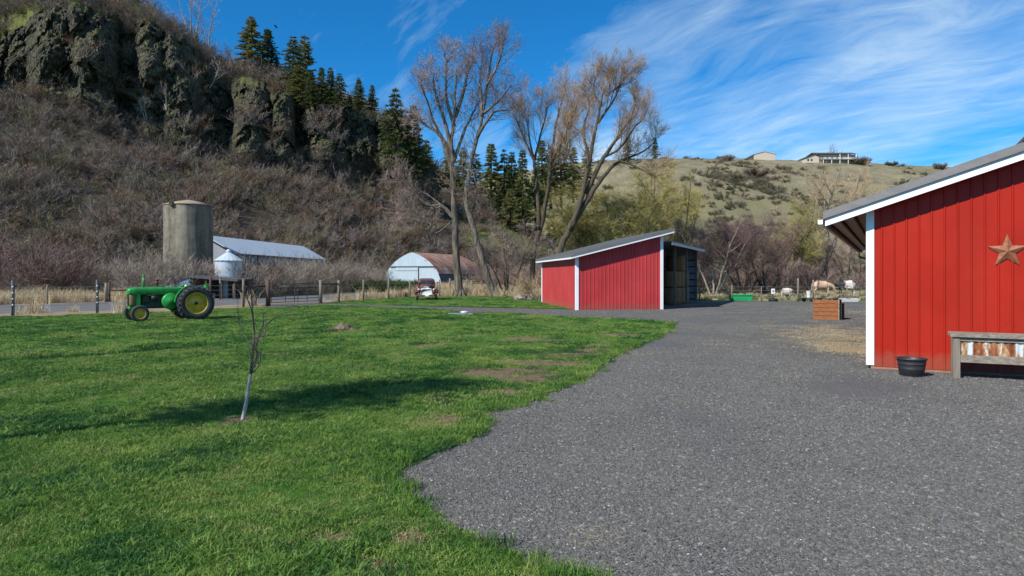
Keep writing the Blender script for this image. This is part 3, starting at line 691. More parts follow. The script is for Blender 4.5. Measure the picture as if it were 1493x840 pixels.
def tuft(name, n, rad, h, w, bend, mat, seed):
    rnd = random.Random(seed); mb = MB()
    for i in range(n):
        a = rnd.uniform(0, 6.283); r = rad * math.sqrt(rnd.random()); x, y = r * math.cos(a), r * math.sin(a)
        hh = h * rnd.uniform(0.5, 1.15); b = rnd.uniform(0, 6.283); bd = bend * hh * rnd.uniform(0.2, 1.2); q = rnd.uniform(0, 3.14)
        wx, wy = math.cos(q) * w / 2, math.sin(q) * w / 2; bx, by = math.cos(b) * bd, math.sin(b) * bd
        mb.add([(x - wx, y - wy, -0.01), (x + wx, y + wy, -0.01), (x + bx * .35 + wx * .8, y + by * .35 + wy * .8, hh * .6), (x + bx * .35 - wx * .8, y + by * .35 - wy * .8, hh * .6), (x + bx, y + by, hh * rnd.uniform(.8, 1))], [(0, 1, 2, 3), (3, 2, 4)])
    return mb.build(name, mat)
def shrub_proto(name, mat, seed, h=1.6, stems=9, twigs=28, spread=0.6, w=0.028, up=0.35, sub=3):
    rnd = random.Random(seed); mb = MB()
    def strip(p, d, L, w0):
        q = p + d * L; s = d.cross(Vector((rnd.uniform(-1, 1), rnd.uniform(-1, 1), rnd.uniform(-1, 1)))).normalized() * w0 / 2
        mb.add([p - s, p + s, q + s * .35, q - s * .35], [(0, 1, 2, 3)]); return q
    for i in range(stems):
        a = rnd.uniform(0, 6.283); el = rnd.uniform(0.25, 1.0)
        d = Vector((math.cos(a) * spread, math.sin(a) * spread, el)).normalized(); p = Vector((math.cos(a), math.sin(a), 0)) * rnd.uniform(0, .25) * h
        nseg = 4; L = h * rnd.uniform(0.7, 1.15) / nseg; wd = w * 1.6
        for k in range(nseg):
            q = strip(p, d, L, wd); 
            for t in range(max(1, twigs // (stems * 1) if k else 1)):
                pp = p.lerp(q, rnd.random()); td = (d + Vector((rnd.uniform(-1, 1), rnd.uniform(-1, 1), rnd.uniform(-.5, 1))) * 0.95).normalized()
                Lt = h * rnd.uniform(.18, .42); e = strip(pp, td, Lt, w)
                for _ in range(sub):
                    p3 = pp.lerp(e, rnd.uniform(.3, 1)); td2 = (td + Vector((rnd.uniform(-1, 1), rnd.uniform(-1, 1), rnd.uniform(-.4, .9)))).normalized(); strip(p3, td2, Lt * rnd.uniform(.3, .7), w * .7)
            p = q; d = (d + Vector((rnd.uniform(-.3, .3), rnd.uniform(-.3, .3), up * rnd.uniform(-.2, 1)))).normalized(); wd *= .8
    return mb.build(name, mat)
# ------------------------------------------------------------------ buildings
def xf(o, rot):
    c, s = math.cos(R(rot)), math.sin(R(rot))
    f = lambda x, y, z: Vector((o[0] + x * c - y * s, o[1] + x * s + y * c, z))
    f.u = Vector((c, s, 0)); f.d = Vector((-s, c, 0)); f.rot = R(rot); f.o = o
    return f
def plane_hit(T, px, py, y=0.0):
    o = T(0, y, 0); k = (px - CX) / F
    t = (k * o.y - o.x) / (T.u.x - k * T.u.y); Y = o.y + t * T.u.y
    return t, H + (HY - py) / F * Y
def lbox(mb, T, x0, x1, y0, y1, z0, z1):
    return mb.prism([T(x0, y0, z0), T(x1, y0, z0), T(x1, y1, z0), T(x0, y1, z0)], (0, 0, z1 - z0))
def ribwall(mb, T, a, b, zb, zt, pitch=0.2286, rib=0.019, out=-1, thick=0.05, axis='x', at=0.0, phase=0.1):
    """profiled sheet from a to b (along x at y=at, or along y at x=at), bottoms zb(t) and tops zt(t)"""
    P = (lambda t, o, z: T(t, at + o, z)) if axis == 'x' else (lambda t, o, z: T(at + o, t, z))
    prof = [(a, 0)]; t = a + phase
    while t < b - 0.05:
        prof += [(t - .024, 0), (t - .011, rib), (t + .011, rib), (t + .024, 0)]
        t += pitch
    prof.append((b, 0)); n = len(prof)
    vs = [P(t, out * o, zb(t)) for t, o in prof] + [P(t, out * o, zt(t)) for t, o in prof]
    mb.add(vs, [(i, i + 1, n + i + 1, n + i) if (out < 0) == (axis == 'x') else (i, n + i, n + i + 1, i + 1) for i in range(n - 1)])
    q = -out * thick
    ends = [P(a, q, zb(a)), P(b, q, zb(b)), P(b, q, zt(b)), P(a, q, zt(a))]
    mb.add(ends, [(0, 1, 2, 3)])
    mb.add([P(a, 0, zb(a)), P(a, q, zb(a)), P(a, q, zt(a)), P(a, 0, zt(a))], [(0, 1, 2, 3)])
    mb.add([P(b, 0, zb(b)), P(b, q, zb(b)), P(b, q, zt(b)), P(b, 0, zt(b))], [(0, 1, 2, 3)])
    return mb
def slab(mb, T, pts, th, mi=0):
    """pts: list of local (x, y, z) of the underside, raised by th"""
    return mb.prism([T(*p) for p in pts], (0, 0, th), False, mi)

# --- the big red barn on the right
TB = xf((7.71, 14.8), -29.0)
BL, BR, BD = -0.85, 17.0, 20.5
RIDGE = 8.0
zb_ = lambda x: 3.361 + 0.333 * (x if x < RIDGE else 2 * RIDGE - x)
barn = thing('red_barn', 'big red ribbed metal barn with white trim and a rusty star on its wall', 'barn', (7.71, 14.8, 0))
wm_ = ribwall(MB(), TB, 0.0, RIDGE, lambda t: 0.066, lambda t: zb_(t) + 0.13, phase=0.27)
for zr in (0.35, 1.0, 1.65, 2.3, 2.95):          # screw heads belong to the sheet
    t = 0.27 + 0.045
    while t < 5.2:
        c = TB(t, -0.001, zr); wm_.cyl(c, c - TB.d * 0.009, 0.008, 0.005, 5); t += 0.2286
wm_.build('wall', 'barn_red', barn)
ribwall(MB(), TB, RIDGE, 16.0, lambda t: 0.066, lambda t: zb_(t) + 0.13, phase=0.0).build('wall', 'barn_red', barn)
ribwall(MB(), TB, 0.0, BD, lambda t: 0.066, lambda t: zb_(0) + 0.1, axis='y', at=0.0).build('wall', 'barn_red', barn)
ribwall(MB(), TB, 0.0, BD, lambda t: 0.066, lambda t: zb_(16) + 0.1, axis='y', at=16.0, out=1).build('wall', 'barn_red', barn)
mb = MB(); lbox(mb, TB, -0.03, 0.125, -0.028, -0.001, 0.085, zb_(0.05) + 0.1); lbox(mb, TB, -0.03, -0.001, -0.001, 0.15, 0.085, zb_(-0.03) + 0.1)
mb.build('corner_trim', 'white', barn)
mb = MB(); lbox(mb, TB, 0.06, 16.0, -0.012, 0.03, -0.05, 0.062); mb.build('skirt_board', 'skirt', barn)
mb = MB(); lbox(mb, TB, 0.13, 16.0, -0.026, -0.02, 0.066, 0.078); mb.build('base_flashing', 'barn_red', barn)
# roof: two thick slopes, the metal laid over them, boards along the rake, open purlins under the eave
rf = MB()
for x0, x1 in ((BL, RIDGE), (RIDGE, 2 * RIDGE - BL)):
    slab(rf, TB, [(x0, -0.43, zb_(x0) + 0.153), (x1, -0.43, zb_(x1) + 0.153), (x1, BD + 0.4, zb_(x1) + 0.153), (x0, BD + 0.4, zb_(x0) + 0.153)], 0.155)
roof = rf.build('roof', 'roof_grey', barn)
rr = MB()
y = -0.43
while y < BD:
    for x0, x1 in ((BL, RIDGE - .02),):
        rr.prism([TB(x0, y, zb_(x0) + 0.309), TB(x1, y, zb_(x1) + 0.309), TB(x1, y + 0.04, zb_(x1) + 0.309), TB(x0, y + 0.04, zb_(x0) + 0.309)], (0, 0, 0.022))
    y += 0.4572
rr.build('roof_ribs', 'roof_grey', barn)
fa = MB()
for x0, x1 in ((BL + 0.04, RIDGE), (RIDGE, 2 * RIDGE - BL)):
    fa.prism([TB(x0, -0.40, zb_(x0)), TB(x1, -0.40, zb_(x1)), TB(x1, -0.40, zb_(x1) + 0.15), TB(x0, -0.40, zb_(x0) + 0.15)], TB.d * 0.03)
fa.build('fascia', 'white', barn)
drip = MB()
drip.prism([TB(BL, -0.438, zb_(BL) + 0.147), TB(RIDGE, -0.438, zb_(RIDGE) + 0.147), TB(RIDGE, -0.438, zb_(RIDGE) + 0.166), TB(BL, -0.438, zb_(BL) + 0.166)], TB.d * 0.007)
drip.build('drip_edge', 'steel_dark', barn)
so_ = MB()
slab(so_, TB, [(0.02, -0.365, zb_(0.02) + 0.02), (RIDGE, -0.365, zb_(RIDGE) + 0.02), (RIDGE, -0.06, zb_(RIDGE) + 0.02), (0.02, -0.06, zb_(0.02) + 0.02)], 0.03)
so_.build('soffit', 'barn_red', barn)
un = MB()
slab(un, TB, [(BL + 0.02, -0.365, zb_(BL + .02) + 0.118), (-0.005, -0.365, zb_(0) + 0.118), (-0.005, BD, zb_(0) + 0.118), (BL + 0.02, BD, zb_(BL + .02) + 0.118)], 0.03)
un.build('eave_lining', 'under', barn)
for x in (-0.80, -0.56, -0.30, -0.06):
    pm = MB(); lbox(pm, TB, x, x + 0.045, -0.364, BD, zb_(x) + 0.052, zb_(x) + 0.112); pm.build('purlin', 'timber_dark', barn)
gt = MB()
prof = [(-0.10, 0.10), (-0.105, 0.03), (-0.075, -0.01), (-0.03, -0.01), (-0.004, 0.02), (-0.004, 0.10), (-0.016, 0.10), (-0.016, 0.03), (-0.035, 0.005), (-0.07, 0.005), (-0.09, 0.03), (-0.088, 0.10)]
gt.prism([TB(BL + a, -0.42, zb_(BL) + 0.06 + b) for a, b in prof], TB.d * (BD + 0.8))
lbox(gt, TB, BL - 0.1, BL - 0.005, -0.426, -0.421, zb_(BL) + 0.055, zb_(BL) + 0.15)
gut = gt.build('gutter', 'white', barn)
dsp = MB(); dsp.tube([TB(BL - .05, BD - .3, 3.1), TB(BL - .05, BD - .3, 2.95), TB(-.35, BD - .3, 2.75), TB(-.08, BD - .3, 2.65), TB(-.08, BD - .3, 0.1)], 0.05, 8); dsp.build('downspout', 'steel_dark', barn)
lbox(MB(), TB, 0, 16, BD - .05, BD, 0, 3.3).build('wall', 'barn_red', barn)
for k in range(2):
    pass
# --- rusty star on the barn wall
ts, zs = plane_hit(TB, 1468.5, 366.5, -0.03)
star = MB(); c = TB(ts, -0.10, zs); pts = []
for k in range(10):
    a = math.pi / 2 + k * math.pi / 5; r = 0.345 if k % 2 == 0 else 0.142
    pts.append(TB(ts + r * math.cos(a), -0.022, zs + r * math.sin(a)))
star.add([c] + pts, [(0, 1 + k, 1 + (k + 1) % 10) for k in range(10)] + [tuple(range(1, 11))[::-1]])
o = star.build('barn_star', 'star', None, loc=tuple(TB(ts, -0.022, zs)))
tag(o, 'rusty five pointed tin star hung on the red barn wall', 'wall star')

# --- dark steep roof behind the barn
TH = xf((25.0, 38.0), -30.0)
th, zh = plane_hit(TH, 1478, 214)
hs = thing('gabled_house', 'dark steep roofed building standing behind the big red barn', 'house', tuple(TH(th, 0, 0)))
sl_ = 1.15; e0, e1 = th - 3.4, th + 9.4; za = zh + 3.0 * sl_; ze0 = zh - 3.4 * sl_
mb = MB(); mb.prism([TH(e0 + .5, .4, 0), TH(e1 - .5, .4, 0), TH(e1 - .5, .4, ze0 + .3), TH(th + 3.0, .4, za - .3), TH(e0 + .5, .4, ze0 + .3)], TH.d * 9); mb.build('wall', 'barn_red', hs)
mb = MB(); mb.prism([TH(e0, 0, ze0 - .2), TH(th + 3, 0, za - .2), TH(th + 3, 0, za), TH(e0, 0, ze0)], TH.d * 10); mb.prism([TH(e1, 0, ze0 - .2), TH(e1, 0, ze0), TH(th + 3, 0, za), TH(th + 3, 0, za - .2)], TH.d * 10)
mb.build('roof', 'house_roof', hs)

# --- the smaller red shed
TS = xf((3.77, 40.2), 8.0)
shed = thing('red_shed', 'small red metal shed with grey sloping roof, white corners and open hay bay', 'shed', (3.77, 40.2, 0))
tR, _ = plane_hit(TS, 966, 440); tl, zl = plane_hit(TS, 833, 377.3, -0.5); tr, zr = plane_hit(TS, 984, 339.3, -0.5)
zs_ = lambda t: zl + (zr - zl) * (t - tl) / (tr - tl)
k = (790 - CX) / F                              # depth of the left wall from the far corner seen in the photograph
SD = (TS.o[0] - k * TS.o[1]) / (k * TS.d.y - TS.d.x)
SB = -0.02
ribwall(MB(), TS, 0, tR, lambda t: SB, lambda t: zs_(t) + 0.06, phase=0.16, rib=0.022).build('wall', 'shed_red', shed)
ribwall(MB(), TS, 0, SD, lambda t: SB, lambda t: zs_(0) + 0.04, axis='y', at=0.0, rib=0.012, pitch=0.4).build('wall', 'shed_red', shed)
lbox(MB(), TS, 0.03, tR - .03, SD - .05, SD, 0, zs_(0) + .05).build('wall', 'shed_red', shed)
for x0, x1, y0, y1, zt in ((-0.03, 0.15, -0.045, -0.001, zs_(.05) + .03), (tR - 0.15, tR + 0.03, -0.045, -0.001, zs_(tR) + .04), (-0.035, -0.002, SD - 0.17, SD + .02, zs_(0) + .03)):
    lbox(MB(), TS, x0, x1, y0, y1, SB, zt).build('corner_trim', 'white', shed)
lbox(MB(), TS, -0.032, -0.002, 0.0, 0.14, SB, zs_(0) + .03).build('corner_trim', 'white', shed)
SDx = SD + 0.5
mb = MB(); slab(mb, TS, [(tl, -.5, zs_(tl) + .10), (tr, -.5, zs_(tr) + .10), (tr, SDx, zs_(tr) + .10), (tl, SDx, zs_(tl) + .10)], 0.15)
y = -.5
while y < SDx:
    mb.prism([TS(tl, y, zs_(tl) + .252), TS(tr, y, zs_(tr) + .252), TS(tr, y + .04, zs_(tr) + .252), TS(tl, y + .04, zs_(tl) + .252)], (0, 0, .025)); y += .4572
mb.build('roof', 'roof_shed', shed)
mb = MB(); mb.prism([TS(tl + .01, -.485, zs_(tl)), TS(tr - .02, -.485, zs_(tr)), TS(tr - .02, -.485, zs_(tr) + .098), TS(tl + .01, -.485, zs_(tl) + .098)], TS.d * .03); mb.build('fascia', 'white', shed)
lbox(MB(), TS, tl + .012, tl + .04, -.45, SDx - .02, zs_(tl) - .01, zs_(tl) + .098).build('fascia', 'white', shed)
lbox(MB(), TS, tl + .05, .0, -.44, SDx - .02, zs_(tl) + .02, zs_(tl) + .05).build('soffit', 'under', shed)
# open hay bay on the far right side
A = TS(tR + 0.02, 0.05, 0); Bq = G(1016, 438.4); Bp = Vector((14.35, 53.0, 0))
LT = xf((A.x, A.y), math.degrees(math.atan2(Bp.y - A.y, Bp.x - A.x))); LL = (Bp - A).length
zle = H + (403 - 359.0) / F * A.y; zre = H + (403 - 364.0) / F * Bp.y
ze = (zle + zre) / 2 + 0.05
LW = 3.3
mb = MB(); mb.prism([LT(.1, -.55, ze - .1), LT(LL + .45, -.55, ze - .1), LT(LL + .45, -.55, ze + .08), LT(.1, -.55, ze + .08)], LT.d * 0.03); mb.build('eave_board', 'galv', shed)
mb = MB(); slab(mb, LT, [(.1, -.6, ze + .085), (LL + .5, -.6, ze + .085), (LL + .5, LW, ze + .02), (.1, LW, ze + .02)], .05); mb.build('bay_roof', 'roof_shed', shed)
for q in (0.30, 0.64, 0.985):
    lbox(MB(), LT, LL * q - .07, LL * q + .07, -.07, .07, 0, ze).build('post', 'timber', shed)
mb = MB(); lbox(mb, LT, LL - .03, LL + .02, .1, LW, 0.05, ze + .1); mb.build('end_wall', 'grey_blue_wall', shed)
for i in range(7):
    lbox(MB(), LT, LL - .10, LL - .032, .12, LW, .2 + i * .5, .29 + i * .5).build('girt', 'timber_dark', shed)
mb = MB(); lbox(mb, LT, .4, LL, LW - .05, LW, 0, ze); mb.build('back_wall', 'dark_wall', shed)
# hay bales on end, stacked inside
hb = None; n = 0
spots = [(.60, 1.0, 0), (.72, 1.0, 0), (.835, .95, 0), (.935, 1.55, 0), (.60, 1.0, 1), (.72, 1.02, 1), (.835, .97, 1), (.76, 1.05, 2)]
hay_lab = ['round hay bale at the near end of the bottom row in the shed bay', 'round hay bale second from the near end of the bottom row, in the shed bay', 'round hay bale third along the bottom row behind a bay post', 'round hay bale at the far end of the bottom row by the pale end wall', 'round hay bale at the near end of the upper row in the shed bay', 'round hay bale in the middle of the upper row in the shed bay', 'round hay bale at the far end of the upper row in the shed bay', 'single round hay bale topping the stack in the shed bay']
for i, (q, y, lv) in enumerate(spots):
    if hb is None:
        mb = MB(); mb.lathe([(0, 0), (.5, .005), (.66, .02), (.71, .08), (.70, .35), (.72, .6), (.70, .9), (.71, 1.08), (.66, 1.15), (.5, 1.17), (0, 1.18)], 22)
        hb = mb.build('hay_bale', 'hay'); o = hb
    else: o = hb.copy(); COL.objects.link(o)
    o.location = LT(LL * q, y, 0.012 + 1.185 * lv); o.rotation_euler = (0, 0, i * 1.7)
    tag(o, hay_lab[i], 'hay bale', 'round hay bales stacked in the shed bay')

# --- concrete silo
SX, SY = (275 - CX) / F * 68, 68.0
silo = thing('concrete_silo', 'tall stained concrete silo with a shallow tan roof beside the long shed', 'silo', (SX, SY, 0))
mb = MB(); zt = 9.05
prof = [(2.26, 0.0), (2.26, zt)]
for z in (2.6, 4.1, 5.6, 7.1): mb.lathe([(2.255, z), (2.268, z + .004), (2.268, z + .03), (2.255, z + .034)], 64, (SX, SY, 0), 'Z', False)
mb.lathe(prof, 64, (SX, SY, 0)); mb.build('wall', 'concrete', silo)
mb = MB(); mb.lathe([(2.34, zt - .04), (2.36, zt + .02), (1.2, zt + .33), (.0, zt + .58)], 40, (SX, SY, 0)); mb.lathe([(2.34, zt - .04), (0, zt - .05)], 40, (SX, SY, 0))
mb.build('roof', M_plain('tan silo roof', (0.33, 0.24, 0.16), 0.85, 0, 0.25, 2, 0.2), silo)
mb = MB(); mb.box((SX - .55, SY - 2.25, zt - .08), (.34, .42, .3)); mb.prism([(SX - .75, SY - 2.5, zt + .07), (SX - .35, SY - 2.5, zt + .07), (SX - .55, SY - 2.5, zt + .24)], (0, .5, 0)); mb.build('hatch', 'timber_dark', silo)
# --- small round grain bin
BX, BY = (333.5 - CX) / F * 64.5, 64.5
gb = thing('grain_bin', 'small round galvanised grain bin with a conical roof', 'grain bin', (BX, BY, 0))
mb = MB(); prof = [(1.2, 0)]
for i in range(30): prof.append((1.2 + .012 * (i % 2), .1 + 3.4 * i / 29))
mb.lathe(prof, 36, (BX, BY, 0)); mb.build('wall', 'galv', gb)
mb = MB(); n = 18; vs = []
for k in range(n * 2):
    a = math.pi * k / n; vs.append((BX + 1.32 * math.cos(a), BY + 1.32 * math.sin(a), 3.46 + (.03 if k % 2 else 0)))
vs += [(BX, BY, 4.42)]; mb.add(vs, [(k, (k + 1) % (2 * n), 2 * n) for k in range(2 * n)]); mb.add(vs[:2 * n], [tuple(range(2 * n))[::-1]])
mb.build('roof', 'galv_roof', gb)
mb = MB(); mb.lathe([(.22, 4.3), (.24, 4.42), (.1, 4.55), (0, 4.58)], 12, (BX, BY, 0)); mb.build('roof_cap', 'galv', gb)
# --- long low shed with pale roof
p0 = Vector((-29.3, 73.0, 0)); p1 = Vector((-27.2, 99.5, 0))
TL = xf((p0.x, p0.y), math.degrees(math.atan2(p1.y - p0.y, p1.x - p0.x))); LLn = (p1 - p0).length
ls = thing('long_shed', 'long low farm shed with pale metal roof behind the grain bin', 'shed', (p0.x, p0.y, 0))
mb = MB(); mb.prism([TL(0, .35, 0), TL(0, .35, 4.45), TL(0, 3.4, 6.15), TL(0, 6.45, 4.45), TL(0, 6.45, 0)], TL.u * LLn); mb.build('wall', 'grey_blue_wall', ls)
mb = MB(); mb.prism([TL(-.5, 0, 4.38), TL(-.5, 3.4, 6.3), TL(-.5, 3.4, 6.42), TL(-.5, -.06, 4.45)], TL.u * (LLn + .8)); mb.prism([TL(-.5, 6.8, 4.38), TL(-.5, 6.86, 4.45), TL(-.5, 3.4, 6.42), TL(-.5, 3.4, 6.3)], TL.u * (LLn + .8))
mb.build('roof', 'galv_roof', ls)
for q in (.2, .4, .6, .8):
    lbox(MB(), TL, LLn * q, LLn * q + .15, .28, .349, 0, 4.4).build('wall_post', 'timber_dark', ls)
# --- arched barn
TA = xf((-18.6, 126.8), -22.0)
ab = thing('arched_barn', 'pale blue arch fronted barn with rusted curved roof', 'barn', (-18.6, 126.8, 0.5))
gw, gh, gz = 6.15, 6.0, 0.45
half = [(1, 0), (.985, .1), (.955, .2), (.90, .33), (.83, .45), (.73, .58), (.60, .70), (.45, .81), (.28, .90), (.13, .965), (0, 1)]
arc = [(-a * gw, gz + b * gh) for a, b in half] + [(a * gw, gz + b * gh) for a, b in half[::-1][1:]]
mb = MB(); mb.prism([TA(a, 0, z) for a, z in arc], TA.d * .12); mb.build('front_wall', 'pale_blue', ab)
mb = MB(); AL = 19.0
for i in range(len(arc) - 1):
    (a0, z0), (a1, z1) = arc[i], arc[i + 1]; k = 1.015
    if min(z0, z1) - gz < gh * .3: continue
    mb.add([TA(a0 * k, .02, z0 + .05), TA(a1 * k, .02, z1 + .05), TA(a1 * k, AL, z1 + .05), TA(a0 * k, AL, z0 + .05)], [(0, 1, 2, 3)])
    mb.add([TA(a0 * .995, .02, z0 - .02), TA(a1 * .995, .02, z1 - .02), TA(a1 * k, .02, z1 + .05), TA(a0 * k, .02, z0 + .05)], [(0, 1, 2, 3)])
mb.build('roof', 'rust_roof', ab)
mb = MB()
for sgn in (-1, 1):
    for i in range(3):
        (a0, z0), (a1, z1) = half[i], half[i + 1]
        q = [TA(sgn * gw * a0, .13, gz + gh * z0), TA(sgn * gw * a1, .13, gz + gh * z1), TA(sgn * gw * a1, AL, gz + gh * z1), TA(sgn * gw * a0, AL, gz + gh * z0)]
        mb.add(q, [(0, 1, 2, 3)])
mb.prism([TA(a, AL - .1, z) for a, z in arc], TA.d * .08)
mb.build('side_wall', 'dark_wall', ab)  # shade on the lower curve put in as the dark board colour
for zz in (.47, .72):
    a = [h for h in half if h[1] >= zz][0][0]
    for s in (1,): 
        m2 = MB(); m2.tube([TA(s * gw * a * 1.03, -.2, gz + gh * zz + .25), TA(s * gw * a * 1.03, AL, gz + gh * zz + .25)], .09, 6); m2.build('roof_batten', 'galv_roof', ab)
lbox(MB(), TA, -4.6, 5.2, -.14, -.002, gz + 3.25, gz + 3.42).build('door_track', 'steel_dark', ab)
dr = lbox(MB(), TA, -3.4, 1.35, -.09, -.003, gz, gz + 3.2).build('sliding_door', 'pale_blue', ab)
lbox(MB(), TA, 1.36, 1.5, -.12, -.003, gz, gz + 3.2).build('door_post', 'steel_dark', ab)
lbox(MB(), TA, -3.4, 1.3, -.11, -.092, gz + 2.55, gz + 2.63).build('door_rail', 'steel_dark', dr)
# --- low shelter behind the tractor
YS = 60.0
ps = [W(235, 418.5, YS), W(276.6, 405.0, YS), W(341, 410.5, YS)]
lw = thing('low_shelter', 'low dark roofed shelter with a pale end sheet behind the green tractor', 'shelter', (ps[0].x, YS, 0))
mb = MB(); mb.prism([ps[0] + Vector((-.3, 0, 0)), ps[1], ps[1] + Vector((0, 0, .22)), ps[0] + Vector((-.4, 0, .14))], (0, 3.6, 0)); mb.prism([ps[1], ps[2] + Vector((.3, 0, 0)), ps[2] + Vector((.4, 0, .2)), ps[1] + Vector((0, 0, .22))], (0, 3.6, 0)); mb.build('roof', 'dark_wall', lw)
mb = MB(); mb.prism([Vector((ps[0].x, YS + .1, 0)), Vector((ps[1].x, YS + .1, 0)), ps[1] + Vector((0, .1, -.02)), ps[0] + Vector((0, .1, -.02))], (0, .05, 0)); mb.build('end_sheet', 'galv', lw)
for q in (.05, .35, .7, 1.0):
    p = ps[1].lerp(ps[2], q); MB().box((p.x, YS + .2, p.z / 2), (.14, .14, p.z)).build('post', 'timber_dark', lw)
mb = MB(); mb.box(((ps[1].x + ps[2].x) / 2, YS + 3.4, .8), (ps[2].x - ps[1].x, .06, 1.6)); mb.build('back_wall', 'dark_wall', lw)
# --- houses on the far ridge
pb = HR.at(1113, 233.5); w = 30.5 * pb.y / F
TF = xf((pb.x - w / 2, pb.y), 0); hz = pb.z - .3
fb = thing('ridge_barn', 'small beige gabled outbuilding alone on the far ridge line', 'outbuilding', (pb.x, pb.y, hz))
mb = MB(); mb.prism([TF(0, 0, hz), TF(w, 0, hz), TF(w, 0, hz + 3.6), TF(w / 2, 0, hz + 5.0), TF(0, 0, hz + 3.6)], TF.d * 14); mb.build('wall', 'beige_siding', fb)
mb = MB(); mb.prism([TF(-.6, -.3, hz + 3.4), TF(w / 2, -.3, hz + 5.05), TF(w / 2, -.3, hz + 5.25), TF(-.6, -.3, hz + 3.6)], TF.d * 15); mb.prism([TF(w + .6, -.3, hz + 3.4), TF(w + .6, -.3, hz + 3.6), TF(w / 2, -.3, hz + 5.25), TF(w / 2, -.3, hz + 5.05)], TF.d * 15); mb.build('roof', M_plain('pale ridge roof', (.5, .46, .4), .7), fb)
mb = MB(); mb.prism([TF(-2.4, 1, hz), TF(-.1, 1, hz), TF(-.1, 1, hz + 3.0), TF(-2.4, 1, hz + 2.0)], TF.d * 8); mb.build('lean_to', 'dark_wall', fb)
pb = HR.at(1207, 237); w = 75 * pb.y / F; hz = pb.z - .4
TF = xf((pb.x - w / 2, pb.y), 0); fx = lambda px: (px - 1169.5) / 75.0 * w
fh = thing('ridge_house', 'large beige ranch house with a deck on the far ridge line', 'house', (pb.x, pb.y, hz))
mb = MB(); lbox(mb, TF, fx(1184), fx(1244), 0, 10, hz, hz + 4.7); mb.build('wall', 'beige_siding', fh)
mb = MB(); mb.prism([TF(fx(1170), -1, hz), TF(fx(1190), -1, hz), TF(fx(1190), -1, hz + 3.4), TF(fx(1183), -1, hz + 4.6), TF(fx(1170), -1, hz + 2.8)], TF.d * 9); mb.build('wing', 'beige_siding', fh)
mb = MB(); mb.prism([TF(fx(1168.5), -1.6, hz + 2.7), TF(fx(1183), -1.6, hz + 4.7), TF(fx(1183), -1.6, hz + 5.0), TF(fx(1168.5), -1.6, hz + 3.0)], TF.d * 10); mb.prism([TF(fx(1183), -1.6, hz + 4.7), TF(fx(1191), -1.6, hz + 3.5), TF(fx(1191), -1.6, hz + 3.8), TF(fx(1183), -1.6, hz + 5.0)], TF.d * 10); mb.build('wing_roof', 'house_roof', fh)
mb = MB(); mb.prism([TF(fx(1182), -1.2, hz + 4.7), TF(fx(1246), -1.2, hz + 4.7), TF(fx(1244), 4, hz + 6.3), TF(fx(1185), 4, hz + 6.3)], (0, 0, .25)); mb.prism([TF(fx(1182), 11, hz + 4.7), TF(fx(1185), 4, hz + 6.3), TF(fx(1244), 4, hz + 6.3), TF(fx(1246), 11, hz + 4.7)], (0, 0, .25)); mb.build('roof', 'house_roof', fh)
for px in (1196, 1203, 1210, 1217, 1224): 
    wdw = lbox(MB(), TF, fx(px - 1.9), fx(px + 1.9), -.06, -.002, hz + 2.4, hz + 3.9).build('window', 'white', fh)
    lbox(MB(), TF, fx(px - 1.6), fx(px + 1.6), -.09, -.062, hz + 2.55, hz + 3.75).build('pane', 'glass', wdw)
for px in (1174, 1179): lbox(MB(), TF, fx(px - 1.2), fx(px + 1.2), -1.06, -1.002, hz + 1, hz + 2.2).build('window', 'glass', fh)
lbox(MB(), TF, fx(1192), fx(1244), -3, -.1, hz + 1.55, hz + 1.8).build('deck', 'timber_x', fh)
for px in (1194, 1206, 1218, 1230, 1242): lbox(MB(), TF, fx(px) - .12, fx(px) + .12, -2.9, -2.65, hz - 1, hz + (4.6 if px > 1215 else 1.54)).build('deck_post', 'white', fh)
lbox(MB(), TF, fx(1192), fx(1244), -3.02, -2.95, hz + 2.5, hz + 2.62).build('deck_rail', 'white', fh)
# ------------------------------------------------------------------ vehicles, furniture, animals
def loft(mb, secs, axis='x', n=20, e=4.0, cap=True, mi=0):
    """secs: (station, centre, half width, z0, z1[, exponent]) - rounded-rectangle rings joined along an axis"""
    vs = []; fs = []
    for sct in secs:
        st, c, hw, z0, z1 = sct[:5]; ex = sct[5] if len(sct) > 5 else e
        zc, hz = (z0 + z1) / 2, (z1 - z0) / 2
        for k in range(n):
            a = 2 * math.pi * (k + .5) / n; ca, sa = math.cos(a), math.sin(a)
            p = c + hw * math.copysign(abs(ca) ** (2 / ex), ca); q = zc + hz * math.copysign(abs(sa) ** (2 / ex), sa)
            vs.append((st, p, q) if axis == 'x' else (p, st, q))
    m = len(secs)
    for i in range(m - 1):
        for k in range(n):
            a, b = i * n + k, i * n + (k + 1) % n; fs.append((a, b, b + n, a + n) if axis == 'x' else (a, a + n, b + n, b))
    if cap: fs += [tuple(range(n))[::-1], tuple(range((m - 1) * n, m * n))]
    return mb.add(vs, fs, True, mi)
